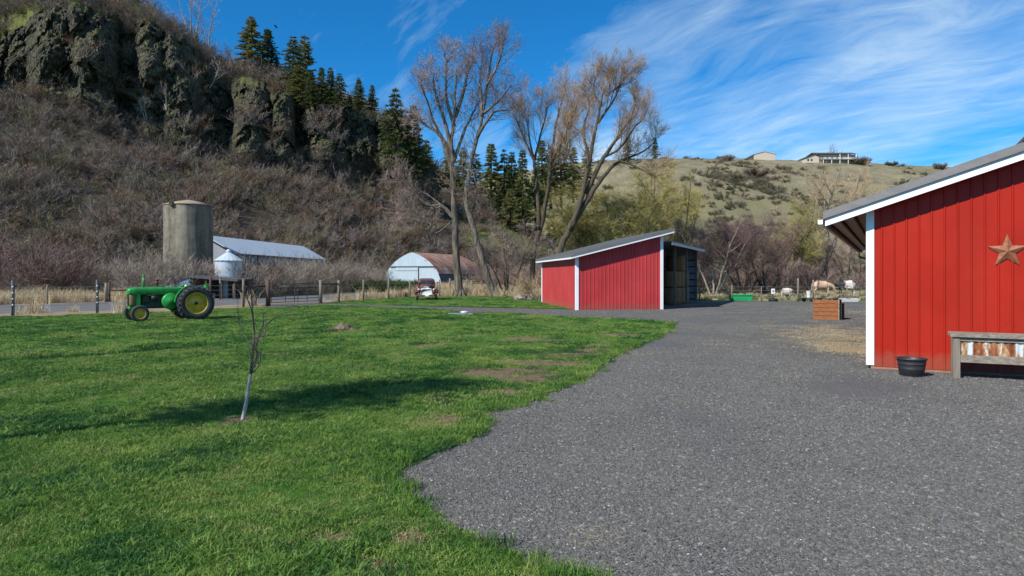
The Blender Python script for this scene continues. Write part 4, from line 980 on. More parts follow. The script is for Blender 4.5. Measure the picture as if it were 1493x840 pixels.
def wheel(parent, name, c, r, w, rim_r, lugs, side, tmat='tyre', rmat='yellow_paint', hubmat='yellow_paint'):
    """a wheel with its axle along local y; side -1 shows its dish towards -y"""
    cx, cy, cz = c; h = w / 2
    mb = MB(); mb.lathe([(rim_r, -h * .8), (rim_r * 1.08, -h * .98), (r * .86, -h), (r * .95, -h * .82), (r * .985, -h * .4), (r * .985, h * .4), (r * .95, h * .82), (r * .86, h), (rim_r * 1.08, h * .98), (rim_r, h * .8)], 48, c, 'Y', True, True)
    for i in range(lugs):
        for s in (-1, 1):
            a0 = 2 * math.pi * (i + (0.5 if s > 0 else 0)) / lugs; a1 = a0 - .26; th = .052
            q = []
            for a, yy, rr in ((a0, s * .0, r * .975), (a0 + th, s * .0, r * .975), (a1 + th, s * h * 1.0, r * .9), (a1, s * h * 1.0, r * .9)):
                q.append((a, yy, rr))
            lo = [(cx + rr * math.cos(a), cy + yy, cz + rr * math.sin(a)) for a, yy, rr in q]
            hi = [(cx + (rr + .06 * r / .76) * math.cos(a), cy + yy, cz + (rr + .06 * r / .76) * math.sin(a)) for a, yy, rr in q]
            mb.add(lo + hi, [(0, 1, 2, 3), (4, 7, 6, 5), (0, 4, 5, 1), (1, 5, 6, 2), (2, 6, 7, 3), (3, 7, 4, 0)])
    if not lugs:
        pass
    wh = mb.build(name, tmat, parent, False)
    s = side; rm = MB()
    rm.lathe([(rim_r * 1.0, s * h * .8), (rim_r * 1.04, s * h * .9), (rim_r * .97, s * h * .86), (rim_r * .93, s * h * .55), (rim_r * .90, s * h * .1), (rim_r * .78, s * h * .02), (rim_r * .70, s * h * .14), (rim_r * .34, s * h * .2), (rim_r * .30, s * h * .3), (0.001, s * h * .3)], 40, c, 'Y')
    rm.lathe([(rim_r, -s * h * .8), (rim_r * .95, -s * h * .6), (rim_r * .9, s * h * .05), (.001, s * h * .05)], 32, c, 'Y')
    hb = MB(); hb.lathe([(rim_r * .16, s * h * .2), (rim_r * .16, s * h * .62), (rim_r * .12, s * h * .7), (.001, s * h * .7)], 16, c, 'Y'); hb.build('hub', hubmat, wh, False)
    for i in range(6):
        a = i * math.pi / 3 + .3; rm.cyl((cx + rim_r * .55 * math.cos(a), cy + s * h * .1, cz + rim_r * .55 * math.sin(a)), (cx + rim_r * .55 * math.cos(a), cy + s * h * .3, cz + rim_r * .55 * math.sin(a)), rim_r * .045, None, 6)
    rm.build('rim', rmat, wh, False)
    return wh

# --- green tractor
TR = thing('tractor', 'vintage green tractor with yellow wheels parked on the lawn', 'tractor', (-14.72, 31.35, 0.03), R(38))
for s in (-1, 1): wheel(TR, 'rear_wheel', (0, s * .80, .765), .765, .40, .47, 22, s if s < 0 else 1, hubmat='engine')
for s in (-1, 1): wheel(TR, 'front_wheel', (-2.25, s * .84, .37), .37, .19, .22, 0, s)
mb = MB(); loft(mb, [(-2.62, 0, .16, 1.20, 1.36, 2.5), (-2.60, 0, .22, 1.16, 1.42), (-2.50, 0, .255, 1.14, 1.47), (-2.3, 0, .26, 1.14, 1.49), (-1.4, 0, .265, 1.14, 1.495), (-.62, 0, .27, 1.13, 1.49), (-.50, 0, .25, 1.15, 1.46)]); mb.build('hood', 'green_paint', TR, False)
mb = MB(); loft(mb, [(-2.56, 0, .23, .66, 1.2, 6), (-2.30, 0, .235, .66, 1.2, 6)]); mb.build('grille', 'grille_tan', TR, False)
for s in (-1, 1):
    mb = MB(); mb.box((-2.20, s * .225, .93), (.16, .03, .54)); mb.build('side_panel', 'green_paint', TR, False)
mb = MB()
for i in range(9): mb.box((-2.562, -.19 + .0475 * i, .93), (.012, .012, .5))
mb.build('grille_bars', 'engine', TR, False)
mb = MB(); mb.box((-2.34, 0, .60), (.46, .40, .16), bev=.04); mb.tube([(-2.25, -.80, .40), (-2.28, -.3, .47), (-2.28, .3, .47), (-2.25, .80, .40)], .055, 8); mb.build('front_axle', 'green_paint', TR, False)
mb = MB(); mb.box((-1.45, 0, .86), (1.3, .34, .62), bev=.05); mb.box((-1.9, -.12, .95), (.3, .2, .3), bev=.03); mb.cyl((-1.55, -.26, 1.02), (-1.55, .26, 1.02), .16, None, 16); mb.box((-.5, 0, .72), (.9, .42, .55), bev=.06); mb.tube([(-1.95, -.2, 1.1), (-1.6, -.24, 1.14), (-1.3, -.22, 1.1)], .04, 8); mb.build('engine', 'engine', TR, False)
mb = MB(); mb.box((-1.62, -.19, 1.08), (.16, .07, .09), bev=.02); mb.build('carburettor', 'stone_pale', TR, False)
mb = MB(); mb.lathe([(.001, -.43), (.11, -.428), (.12, -.415), (.20, -.413), (.21, -.40), (.315, -.395), (.345, -.37), (.365, -.33), (.368, -.15), (.001, -.14)], 36, (-.93, 0, .86), 'Y'); mb.build('flywheel_cover', 'green_paint', TR, False)
mb = MB(); mb.lathe([(.001, .45), (.28, .43), (.33, .38), (.33, .16), (.001, .15)], 36, (-.93, 0, .86), 'Y'); mb.build('belt_pulley', 'green_paint', TR, False)
mb = MB(); mb.cyl((-1.98, -.1, 1.45), (-1.98, -.1, 1.98), .042, .04, 14); mb.lathe([(.046, 0), (.05, .02), (.05, .1), (.04, .12), (0, .125)], 14, (-1.98, -.1, 1.93)); mb.build('air_intake', 'green_paint', TR, False)
mb = MB(); mb.cyl((-1.42, .05, 1.45), (-1.42, .05, 1.62), .04, None, 12); mb.cyl((-1.42, .05, 1.6), (-1.42, .05, 1.8), .075, .065, 14); mb.lathe([(.10, 0), (.10, .03), (.03, .05), (0, .05)], 14, (-1.42, .05, 1.8)); mb.build('exhaust_pipe', 'rusty_pipe', TR, False)
mb = MB(); mb.box((-.42, 0, 1.32), (.34, .44, .34), bev=.05); mb.build('dash', 'green_paint', TR, False)
mb = MB(); mb.cyl((-.28, 0, 1.4), (.02, 0, 1.62), .02, None, 8); ring = []
wc = Vector((.02, 0, 1.62)); wx, wy = frame_of(Vector((.3, 0, .22)))
mb.tube([wc + wx * .21 * math.cos(a) + wy * .21 * math.sin(a) for a in np.linspace(0, 2 * math.pi, 25)], .016, 6, False)
for a in (0, 2.1, 4.2): mb.tube([wc, wc + wx * .21 * math.cos(a) + wy * .21 * math.sin(a)], .01, 5)
mb.build('steering_wheel', 'black_rubber', TR, False)
for s in (-1, 1):
    mb = MB(); pts = [(.80 * math.cos(a), .78 + .80 * math.sin(a)) for a in np.linspace(R(178), R(88), 10)]
    for i in range(9):
        (x0, z0), (x1, z1) = pts[i], pts[i + 1]
        mb.prism([(x0, s * .42, z0), (x1, s * .42, z1), (x1 * 1.02, s * .42, z1 + .02), (x0 * 1.02, s * .42, z0 + .02)], (0, s * .20, 0))
    mb.build('fender', 'green_paint', TR, False)
mb = MB(); mb.box((.15, 0, .98), (1.0, .8, .04)); mb.box((.45, 0, 1.14), (.05, .5, .3)); mb.build('platform', 'engine', TR, False)
mb = MB(); mb.box((.38, 0, 1.24), (.4, .46, .08), bev=.03); mb.box((.58, 0, 1.42), (.07, .46, .32), M=Matrix.Rotation(.15, 3, 'Y'), bev=.03); mb.build('seat', 'green_paint', TR, False)
mb = MB(); mb.tube([(.62, -.26, 1.1), (.66, -.26, 1.62), (.66, .26, 1.62), (.62, .26, 1.1)], .018, 6); mb.tube([(.3, -.3, 1.0), (.32, -.32, 1.55), (.62, -.28, 1.58)], .016, 6); mb.build('seat_rail', 'green_paint', TR, False)
mb = MB(); mb.lathe([(.001, 0), (.06, .01), (.08, .07), (.085, .09), (.001, .095)], 16, (-.38, -.36, 1.52), 'X'); mb.build('headlight', 'lamp_glass', TR, False)
mb = MB(); mb.box((.2, 0, .42), (1.1, .12, .06)); mb.box((-.2, 0, .52), (.5, .3, .2), bev=.04); mb.cyl((0, -.62, .765), (0, .62, .765), .09, None, 12); mb.build('drawbar', 'engine', TR, False)

# --- old pickup truck facing the camera (front towards local -y)
tx, ty = G(619.5, 438.6)
TK = thing('pickup_truck', 'rusty maroon vintage pickup truck with a bright grille parked on the grass', 'pickup truck', (tx, ty + 1.0, 0.02), R(7))
mb = MB(); loft(mb, [(.55, 0, .62, .75, 1.5), (.62, 0, .68, .70, 1.68), (.80, 0, .70, .65, 1.78), (1.3, 0, .71, .6, 1.82), (1.75, 0, .70, .6, 1.78), (1.92, 0, .66, .62, 1.6)], 'y', 24, 5); cab = mb.build('cab', 'truck_rust', TK, False)
mb = MB(); mb.prism([(-.50, .515, 1.31), (.50, .515, 1.31), (.47, .575, 1.64), (-.47, .575, 1.64)], (0, .06, 0)); mb.build('windshield', 'glass', TK, False)
mb = MB(); mb.prism([(-.02, .508, 1.28), (.02, .508, 1.28), (.02, .57, 1.66), (-.02, .57, 1.66)], (0, .03, 0)); mb.build('windshield_post', 'truck_rust', TK, False)
for s in (-1, 1):
    mb = MB(); mb.box((s * .706, 1.22, 1.42), (.02, .62, .34), bev=.03); mb.build('side_window', 'glass', TK, False)
mb = MB(); loft(mb, [(-.86, 0, .22, .62, 1.05, 3), (-.80, 0, .30, .58, 1.16, 3), (-.5, 0, .37, .58, 1.24, 3), (0, 0, .45, .6, 1.29, 3.2), (.58, 0, .58, .65, 1.33, 4)], 'y', 24); mb.build('hood', 'truck_rust', TK, False)
mb = MB(); loft(mb, [(-.95, 0, .44, .46, .93, 5), (-.90, 0, .48, .42, .99, 5), (-.80, 0, .47, .42, 1.0, 5)], 'y', 24); loft(mb, [(-.90, 0, .19, .90, 1.12, 3), (-.72, 0, .22, .9, 1.18, 3)], 'y', 20); gr = mb.build('grille', 'chrome', TK, False)
mb = MB()
for i in range(9): mb.box((-.36 + .09 * i, -.958, .72), (.012, .012, .36))
mb.build('grille_bars', 'steel_dark', TK, False)
for s in (-1, 1):
    mb = MB(); loft(mb, [(-1.0, s * .72, .15, .50, .72, 3), (-.9, s * .73, .23, .46, .90, 3), (-.6, s * .74, .26, .56, .99, 3), (-.2, s * .74, .25, .52, .93, 3), (.2, s * .74, .20, .42, .70, 3), (.6, s * .76, .15, .38, .50, 3)], 'y', 18); mb.build('front_fender', 'truck_rust', TK, False)
    mb = MB(); mb.lathe([(.001, -1.05), (.07, -1.04), (.095, -1.0), (.10, -.92), (.05, -.8), (.001, -.78)], 18, (s * .62, 0, .90), 'Y'); mb.build('headlight', 'lamp_glass', TK, False)
    mb = MB(); loft(mb, [(2.1, s * .84, .05, .5, .6, 3), (2.3, s * .84, .13, .45, .86, 3), (2.7, s * .84, .14, .45, .95, 3), (3.1, s * .84, .13, .45, .86, 3), (3.3, s * .84, .05, .5, .6, 3)], 'y', 16); mb.build('rear_fender', 'truck_rust', TK, False)
    mb = MB(); mb.tube([(s * .70, .72, 1.35), (s * .90, .66, 1.42)], .012, 6); mb.lathe([(.001, -.02), (.075, -.015), (.075, .015), (.001, .02)], 14, (s * .95, .66, 1.45), 'Y'); mb.build('mirror', 'steel_dark', TK, False)
mb = MB(); mb.tube([(-.82, -1.06, .42), (-.6, -1.14, .40), (.6, -1.14, .40), (.82, -1.06, .42)], .055, 8); mb.build('bumper', 'truck_rust', TK, False)
mb = MB(); mb.box((.04, -1.205, .42), (.31, .02, .13)); mb.build('licence_plate', 'white_plastic', TK, False)
mb = MB(); mb.box((0, 2.75, .85), (1.3, 1.55, .5), bev=.03); mb.box((0, 1.4, .5), (.8, 4.2, .14)); mb.build('bed', 'truck_rust', TK, False)
def simple_wheel(parent, c, r, w):
    mb = MB(); h = w / 2; mb.lathe([(r * .55, -h), (r * .9, -h), (r, -h * .6), (r, h * .6), (r * .9, h), (r * .55, h)], 28, c, 'X', True, True); t = mb.build('wheel', 'tyre', parent, False)
    m2 = MB(); m2.lathe([(r * .56, -h * .8), (r * .4, -h * .5), (.001, -h * .6)], 20, c, 'X'); m2.lathe([(r * .56, h * .8), (r * .4, h * .5), (.001, h * .6)], 20, c, 'X'); m2.build('rim', 'truck_rust', t, False)
for s in (-1, 1): simple_wheel(TK, (s * .74, -.5, .36), .36, .19); simple_wheel(TK, (s * .82, 2.7, .36), .36, .19)

# --- raised planter table of old boards and rusty sheet, in front of the barn wall
pl0 = TB(1.5, -.85, 0)
PT = thing('raised_planter', 'weathered wooden planter table with rusty corrugated panels by the barn wall', 'planter', tuple(pl0))
px0, px1, py0, py1 = 1.5, 3.75, -.85, -.28
for x in (px0, px1 - .12):
    for y in (py0, py1 - .11): lbox(MB(), TB, x, x + .12, y, y + .11, -.01, .82).build('leg', 'timber', PT)
lbox(MB(), TB, px0 - .05, px1 + .05, py0 - .04, py0 + .15, .822, .885).build('top_board', 'timber_x', PT)
lbox(MB(), TB, px0 - .05, px1 + .05, py1 - .11, py1 + .05, .822, .885).build('top_board', 'timber_x', PT)
for a, b in ((py0 + .02, py0 + .055), (py1 - .055, py1 - .02)):
    lbox(MB(), TB, px0 + .122, px1 - .122, a, b, .745, .81).build('upper_rail', 'timber_x', PT)
    lbox(MB(), TB, px0 + .122, px1 - .122, a, b, .33, .475).build('lower_rail', 'timber_x', PT)
cr = MB(); xs = np.arange(px0 + .122, px1 - .12, .0145); prof = [(x, .012 * math.sin(2 * math.pi * (x - px0) / .116)) for x in xs]
n = len(prof)
def panel(y):
    m = MB(); vs = [TB(x, y + o, .476) for x, o in prof] + [TB(x, y + o, .744) for x, o in prof] + [TB(x, y + o + .004, .476) for x, o in prof] + [TB(x, y + o + .004, .744) for x, o in prof]
    m.add(vs, [(i, i + 1, n + i + 1, n + i) for i in range(n - 1)] + [(2 * n + i, 3 * n + i, 3 * n + i + 1, 2 * n + i + 1) for i in range(n - 1)], True); return m.build('panel', 'rust_panel', PT)
panel(py0 + .05); panel(py1 - .05)
lbox(MB(), TB, px0 + .06, px1 - .06, py0 + .09, py1 - .09, .40, .44).build('bottom_board', 'timber_x', PT)
lbox(MB(), TB, px0 + .08, px1 - .08, py0 + .1, py1 - .1, .441, .70).build('soil', 'soil_mound', PT)
# --- round black tub
bx, by = G(1337.5, 551.0)
mb = MB(); mb.lathe([(.20, 0), (.215, .02), (.235, .14), (.242, .15), (.235, .16), (.25, .24), (.257, .25), (.25, .26), (.265, .33), (.28, .335), (.28, .355), (.262, .357), (.25, .33), (.24, .27), (.0, .26)], 36); 
o = mb.build('plant_tub', 'tub'); o.location = (bx, by + .2, .013); tag(o, 'round black plastic tub on the gravel against the red barn', 'tub')
# --- orange plank box
qx, qy = G(1203.5, 466.5)
TQ = xf((qx, qy), -34); pb_ = thing('plank_box', 'orange stained wooden plank box standing on the gravel yard', 'planter box', (qx, qy, 0))
for i in range(5): lbox(MB(), TQ, -.53, .53, -.02, .02, .015 + i * .185, .186 + i * .185).build('front_board', 'cedar', pb_)
for i in range(5):
    lbox(MB(), TQ, .50, .53, .021, .95, .015 + i * .185, .195 + i * .185).build('side_board', 'timber_x', pb_); lbox(MB(), TQ, -.53, -.50, .021, .95, .015 + i * .185, .195 + i * .185).build('side_board', 'cedar', pb_)
lbox(MB(), TQ, -.53, .53, .951, .98, .015, .93).build('back_board', 'cedar', pb_)
for x in (.531,): lbox(MB(), TQ, x, x + .05, -.02, .06, .012, .945).build('corner_post', 'timber_x', pb_)
lbox(MB(), TQ, -.499, .499, .022, .949, .5, .8).build('soil', 'soil_mound', pb_)
o = MB(); 
for i in range(5): o.ball((random.uniform(-.35, .35), random.uniform(.2, .8), 0.0), (.13, .12, .1), 8, 6, .5)
oo = o.build('clay_pots', 'soil_mound'); bpy.data.objects.remove(oo)
for i, (lx, ly, mt, lb) in enumerate([(-.30, .30, 'tub', 'small dark pot at the left end of the plank box top'), (.05, .45, 'stone_pale', 'small pale pot in the middle of the plank box top'), (.36, .35, 'tub', 'small dark pot at the right end of the plank box top')]):
    m = MB(); m.lathe([(.07, 0), (.11, .16), (.125, .165), (.125, .2), (.10, .2), (.09, .15), (0, .14)], 16); o = m.build('plant_pot', mt); o.location = TQ(lx, ly, .802); tag(o, lb, 'plant pot', 'pots on the plank box')
m = MB(); m.prism([TQ(.62, .1, .0), TQ(.62, .9, .0), TQ(.62, .9, .75), TQ(.62, .1, .75)], TQ.u * .04); o = m.build('leaning_panel', 'black_rubber', None, loc=tuple(TQ(.62, .5, 0))); o.location.z = .013; tag(o, 'black board standing against the side of the plank box', 'board')
# --- green feed trough, white trough, marker panel, odds and ends along the pasture fence
fx_, fy = G(1081.5, 439.6)
ft = thing('feed_trough', 'bright green plastic feed trough at the pasture fence', 'trough', (fx_, fy, 0))
mb = MB(); vs = []
for z, a, b in ((.06, .78, .24), (.56, .90, .32)): vs += [(fx_ - a, fy + .3 - b, z), (fx_ + a, fy + .3 - b, z), (fx_ + a, fy + .3 + b, z), (fx_ - a, fy + .3 + b, z)]
for z, a, b in ((.56, .86, .28), (.14, .74, .20)): vs += [(fx_ - a, fy + .3 - b, z), (fx_ + a, fy + .3 - b, z), (fx_ + a, fy + .3 + b, z), (fx_ - a, fy + .3 + b, z)]
fs = [(3, 2, 1, 0), (12, 13, 14, 15)]
for k in range(3):
    for i in range(4): fs.append((k * 4 + i, k * 4 + (i + 1) % 4, k * 4 + 4 + (i + 1) % 4, k * 4 + 4 + i))
mb.add(vs, fs); mb.build('basin', 'plastic_green', ft)
for s in (-1, 1): MB().box((fx_ + s * .6, fy + .3, .04), (.12, .5, .05)).build('foot', 'plastic_green', ft)
mb = MB(); mb.box((fx_, fy - .025, .5), (1.86, .05, .06), bev=.015); mb.build('rim', 'plastic_green', ft)
wx_, wy_ = G(1237, 440.5)
mb = MB(); vs = []
for z, a, b in ((.02, .62, .22), (.27, .80, .30), (.27, .76, .26), (.08, .6, .18)): vs += [(-a, -b, z), (a, -b, z), (a, b, z), (-a, b, z)]
fs = [(3, 2, 1, 0), (12, 13, 14, 15)]
for k in range(3):
    for i in range(4): fs.append((k * 4 + i, k * 4 + (i + 1) % 4, k * 4 + 4 + (i + 1) % 4, k * 4 + 4 + i))
mb.add(vs, fs); o = mb.build('low_trough', 'white_plastic'); o.location = (wx_, wy_, .0); tag(o, 'low white water trough behind the orange plank box', 'trough')
sx_, sy_ = G(1127, 439.5)
sg = thing('mineral_feeder', 'white panel on a dark tub stand at the pasture fence', 'feeder', (sx_, sy_, 0))
MB().box((sx_, sy_, .80), (.30, .05, .42), bev=.02).build('panel', 'white_plastic', sg); MB().box((sx_, sy_ - .03, .82), (.12, .012, .14)).build('label', 'stone_pale', sg)
MB().cyl((sx_, sy_ + .04, .1), (sx_, sy_ + .04, .62), .05, None, 10).build('stand', 'black_rubber', sg)
mb = MB(); mb.lathe([(.30, 0), (.36, .05), (.34, .22), (.28, .24), (.0, .16)], 20, (sx_, sy_, 0)); mb.build('base', 'black_rubber', sg)
kx, ky = G(1177, 439.8)
wb = thing('hand_cart', 'small black hand cart with a white tub beside the fence post', 'cart', (kx, ky, 0))
mb = MB(); mb.box((kx - .1, ky, .28), (.8, .4, .07)); mb.tube([(kx - .5, ky, .3), (kx - .62, ky, .55)], .025, 6); mb.build('frame', 'black_rubber', wb)
for s in (-.35, .25):
    mb = MB(); mb.lathe([(.001, -.05), (.16, -.05), (.17, 0), (.16, .05), (.001, .05)], 18, (kx + s, ky - .2, .165), 'Y'); mb.build('wheel', 'black_rubber', wb)
mb = MB(); mb.lathe([(.15, 0), (.17, .2), (.20, .28), (.19, .5), (.21, .52), (.17, .53), (0, .5)], 18, (kx + .1, ky, .32)); mb.build('tub', 'white_plastic', wb)

# --- fences and gate
def post(name, px, pyb, pyt, r, mat, parent, sq=False, n=8, z0=0):
    x, y = G(px, pyb); zt = H + (HY - pyt) / F * y
    mb = MB()
    if sq: mb.box((x, y, (zt - .05) / 2), (r * 2, r * 2, zt + .05))
    else: mb.cyl((x, y, -.05), (x, y, zt), r, r * .93, n)
    return mb.build(name, mat, parent), Vector((x, y, zt))
def wires(parent, P, zs, r=.006, mat='wire', name='wire'):
    for z in zs:
        mb = MB(); pts = []
        for i in range(len(P) - 1):
            a = Vector((P[i].x, P[i].y, z)); b = Vector((P[i + 1].x, P[i + 1].y, z))
            for q in (0, .33, .67): pts.append(a.lerp(b, q) - Vector((0, 0, .03 if q else 0)))
        pts.append(Vector((P[-1].x, P[-1].y, z))); mb.tube(pts, r, 4); mb.build(name, mat, parent)
fl = thing('wire_fence', 'wire fence with steel posts and white insulators along the road, left of the tractor', 'fence', (*G(18, 463), 0))
P = []
for px, b, t in ((-150, 474, 402), (18.5, 463, 408.5), (141.5, 457.5, 408)):
    po, top = post('post', px, b, t, .055, 'tpost', fl); P.append(top)
    for q in (.2, .38, .56, .74):
        m = MB(); m.ball((top.x + .06, top.y - .07, top.z * (1 - q * .9)), .035, 8, 6); m.build('insulator', 'insulator', po)
    m = MB(); m.box((top.x + .075, top.y - .02, top.z / 2), (.05, .05, top.z)); m.build('brace', 'steel_dark', po)
_, e = post('post', 250, 453.5, 412, .045, 'tpost', fl); P.append(e); _, e = post('post', 355, 447.8, 407, .09, 'timber', fl); P.append(e)
wires(fl, P, (.55, .85, 1.15, 1.45))
ff = thing('post_fence', 'old post and rail fence on the far side of the road behind the tractor', 'fence', (*G(158, 440), 0))
P = []
for px, b, t, r, mt in ((-60, 447, 414, .06, 'timber'), (69, 443, 415, .05, 'timber'), (155, 440.5, 412.5, .12, 'timber'), (159.5, 440.2, 412, .1, 'timber_dark'), (208.8, 439.5, 402.5, .13, 'timber_dark'), (307, 437, 403, .11, 'timber_dark'), (321, 436.7, 405, .08, 'timber'), (341, 436, 406, .09, 'timber')):
    _, e = post('post', px, b, t, r, mt, ff); P.append(e)
m = MB(); m.tube([P[3] - Vector((0, 0, .62)), P[4] - Vector((0, 0, 1.1))], .07, 8); m.build('rail', 'timber_dark', ff)
wires(ff, P, (.5, .9, 1.25), .007)
gf = thing('farm_gate', 'grey tubular steel farm gate hung between two timber posts by the road', 'gate', (*G(430, 444), 0))
ga, gb_ = Vector((*G(395.5, 446.2), 0)), Vector((*G(465, 443.0), 0)); gd = (gb_ - ga)
for z in (.22, .45, .68, .93, 1.2, 1.48): m = MB(); m.tube([ga + Vector((0, 0, z)), gb_ + Vector((0, 0, z))], .024, 8); m.build('rail', 'steel_dark', gf)
for q in (.0, .28, .47, .54, .74, 1.0): m = MB(); m.tube([ga + gd * q + Vector((0, 0, .2)), ga + gd * q + Vector((0, 0, 1.5 if q not in (.47, .54) else 1.2))], .022, 8); m.build('upright', 'steel_dark', gf)
gp = []
for px, b, t, r, mt, lb in ((391, 446.6, 408, .17, 'timber_dark', 'stout dark red timber gate post at the left end of the farm gate'), (467.5, 442.5, 408, .13, 'timber', 'grey timber gate post at the right end of the farm gate')):
    o, e = post('gate_post', px, b, t, r, mt, None); x, y = G(px, b); o.data.transform(Matrix.Translation((-x, -y, 0))); o.location = (x, y, 0); tag(o, lb, 'gate post', 'gate posts'); gp.append(e)
fr = thing('brace_rail', 'round brace rail between the gate post and the fence post left of the gate', 'rail', (*G(373, 447), 0))
a, b = gp[0], Vector((*G(355, 447.8), 0)); m = MB(); m.tube([Vector((a.x - .16, a.y, 1.36)), Vector((b.x + .08, b.y, 1.32))], .06, 8); m.build('rail', 'timber_dark', fr)
fg = thing('wire_fence', 'wire fence of grey timber posts running from the gate past the pickup truck', 'fence', (*G(494, 440.5), 0))
P = [gp[1]]
for px, b, t, r in ((494, 440.6, 408.5, .10), (530, 438.6, 407.5, .08), (566.5, 436.5, 407, .08), (597.5, 434.5, 409, .07), (641, 431.5, 408, .07), (712, 427, 405, .08), (742, 424, 405, .07)):
    _, e = post('post', px, b, t, r, 'timber', fg); P.append(e)
m = MB(); m.tube([P[0] - Vector((.0, 0, .28)), P[1] - Vector((0, 0, .3))], .06, 8); m.build('rail', 'timber_dark', fg)
wires(fg, P, (.4, .75, 1.1, 1.4), .006)
bf = thing('rail_fence', 'old wooden rail fence behind the large bare trees', 'fence', (*G(690, 424), 0)); P = []
for px, b, t in ((656, 424.5, 406), (681, 424, 407), (687.5, 424.8, 409), (702, 423.5, 408), (724, 423, 409), (747, 422.5, 409), (768, 422, 408)):
    _, e = post('post', px, b, t, .12, 'timber', bf); P.append(e)
for z in (.5, 1.0, 1.4):
    m = MB(); m.tube([Vector((p.x, p.y, z)) for p in P], .06, 6); m.build('rail', 'timber', bf)
pf = thing('pasture_fence', 'wire pasture fence with pale posts along the back of the gravel yard', 'fence', (*G(1163, 440), 0)); P = []
for px, b, t, r in ((1020, 440, 417, .06), (1067, 440.3, 415.5, .05), (1110, 440.2, 418, .04), (1163.5, 440.4, 405.5, .075), (1185.5, 440.4, 408, .07), (1235, 440.5, 416, .05), (1290, 441, 414, .06), (1400, 441, 414, .06)):
    _, e = post('post', px, b, t, r, 'timber', pf); P.append(e)
wires(pf, P, (.35, .62, .90, 1.2), .011)

# --- small lawn things
x, y = G(500.5, 483.5); rnd = random.Random(3)
m = MB(); m.ball((0, 0, .03), (.34, .26, .2), 18, 10, .55)
for i in range(26):
    a = rnd.uniform(0, 6.28); r = rnd.uniform(.1, .42); m.ball((r * math.cos(a), r * math.sin(a) * .8, max(.02, .2 - r * .42)), rnd.uniform(.03, .09), 7, 5, .8)
o = m.build('dirt_mound', 'soil_mound'); o.location = (x, y, .03); tag(o, 'small heap of dry dirt clods lying on the lawn', 'dirt mound')
x, y = G(672, 460)
m = MB(); m.box((0, 0, .05), (1.15, .9, .12), .3, bev=.03); o = m.build('concrete_cover', 'concrete_lid'); o.location = (x, y, .0); tag(o, 'flat pale concrete cover set in the lawn beside the gravel lane', 'cover')
m = MB(); m.lathe([(.0, .0), (.2, .0), (.22, .05), (.2, .1), (.0, .12)], 16); o = m.build('lid', 'galv'); o.location = (x + .18, y + .1, .112); tag(o, 'round metal lid lying on the concrete cover', 'lid')
x, y = G(584.5, 433.2)
lg_ = thing('cut_log', 'short thick sawn log lying at the roadside near the truck', 'log', (x, y, 0))
m = MB(); m.tube([(x - .45, y, .27), (x - .2, y, .28), (x + .2, y + .05, .28), (x + .5, y + .1, .27)], [.26, .28, .27, .25], 14, False); m.build('bark', 'log', lg_)
m = MB(); m.cyl((x - .455, y, .27), (x - .42, y, .27), .257, None, 14); m.cyl((x + .47, y + .094, .27), (x + .505, y + .1, .27), .247, None, 14); m.build('sawn_end', 'logend', lg_)
x, y = G(764, 438)
m = MB(); m.ball((-.25, 0, .12), (.55, .4, .24), 16, 11, 1.1); m.ball((.5, .1, .1), (.36, .3, .2), 14, 9, 1.1); o = m.build('boulder', 'stone_pale'); o.location = (x, y, 0); tag(o, 'pale boulder in dry grass left of the small red shed', 'boulder')
o = MB().ball((0, 0, 0), (.22, .22, .24), 10, 8, .4).build('stump', 'animal_dark'); o.location = (x + 1.25, y - .1, .2); tag(o, 'small black stump beside the pale boulder', 'stump')
# --- bird
bp = W(403, 40, 110)
br = MB(); br.ball((0, 0, 0), (.28, .09, .09), 10, 6); br.add([(.12, 0, .03), (-.12, 0, .03), (-.2, .55, .18), (.02, .6, .18), (.12, 0, .05), (-.12, 0, .05), (-.2, .55, .195), (.02, .6, .195)], [(0, 1, 2, 3), (4, 7, 6, 5)]); br.add([(.12, 0, .03), (-.12, 0, .03), (-.2, -.55, .18), (.02, -.6, .18), (.12, 0, .05), (-.12, 0, .05), (-.2, -.55, .195), (.02, -.6, .195)], [(3, 2, 1, 0), (5, 6, 7, 4)])
o = br.build('bird', 'animal_dark'); o.location = bp; tag(o, 'small dark bird flying above the cliff pines', 'bird')

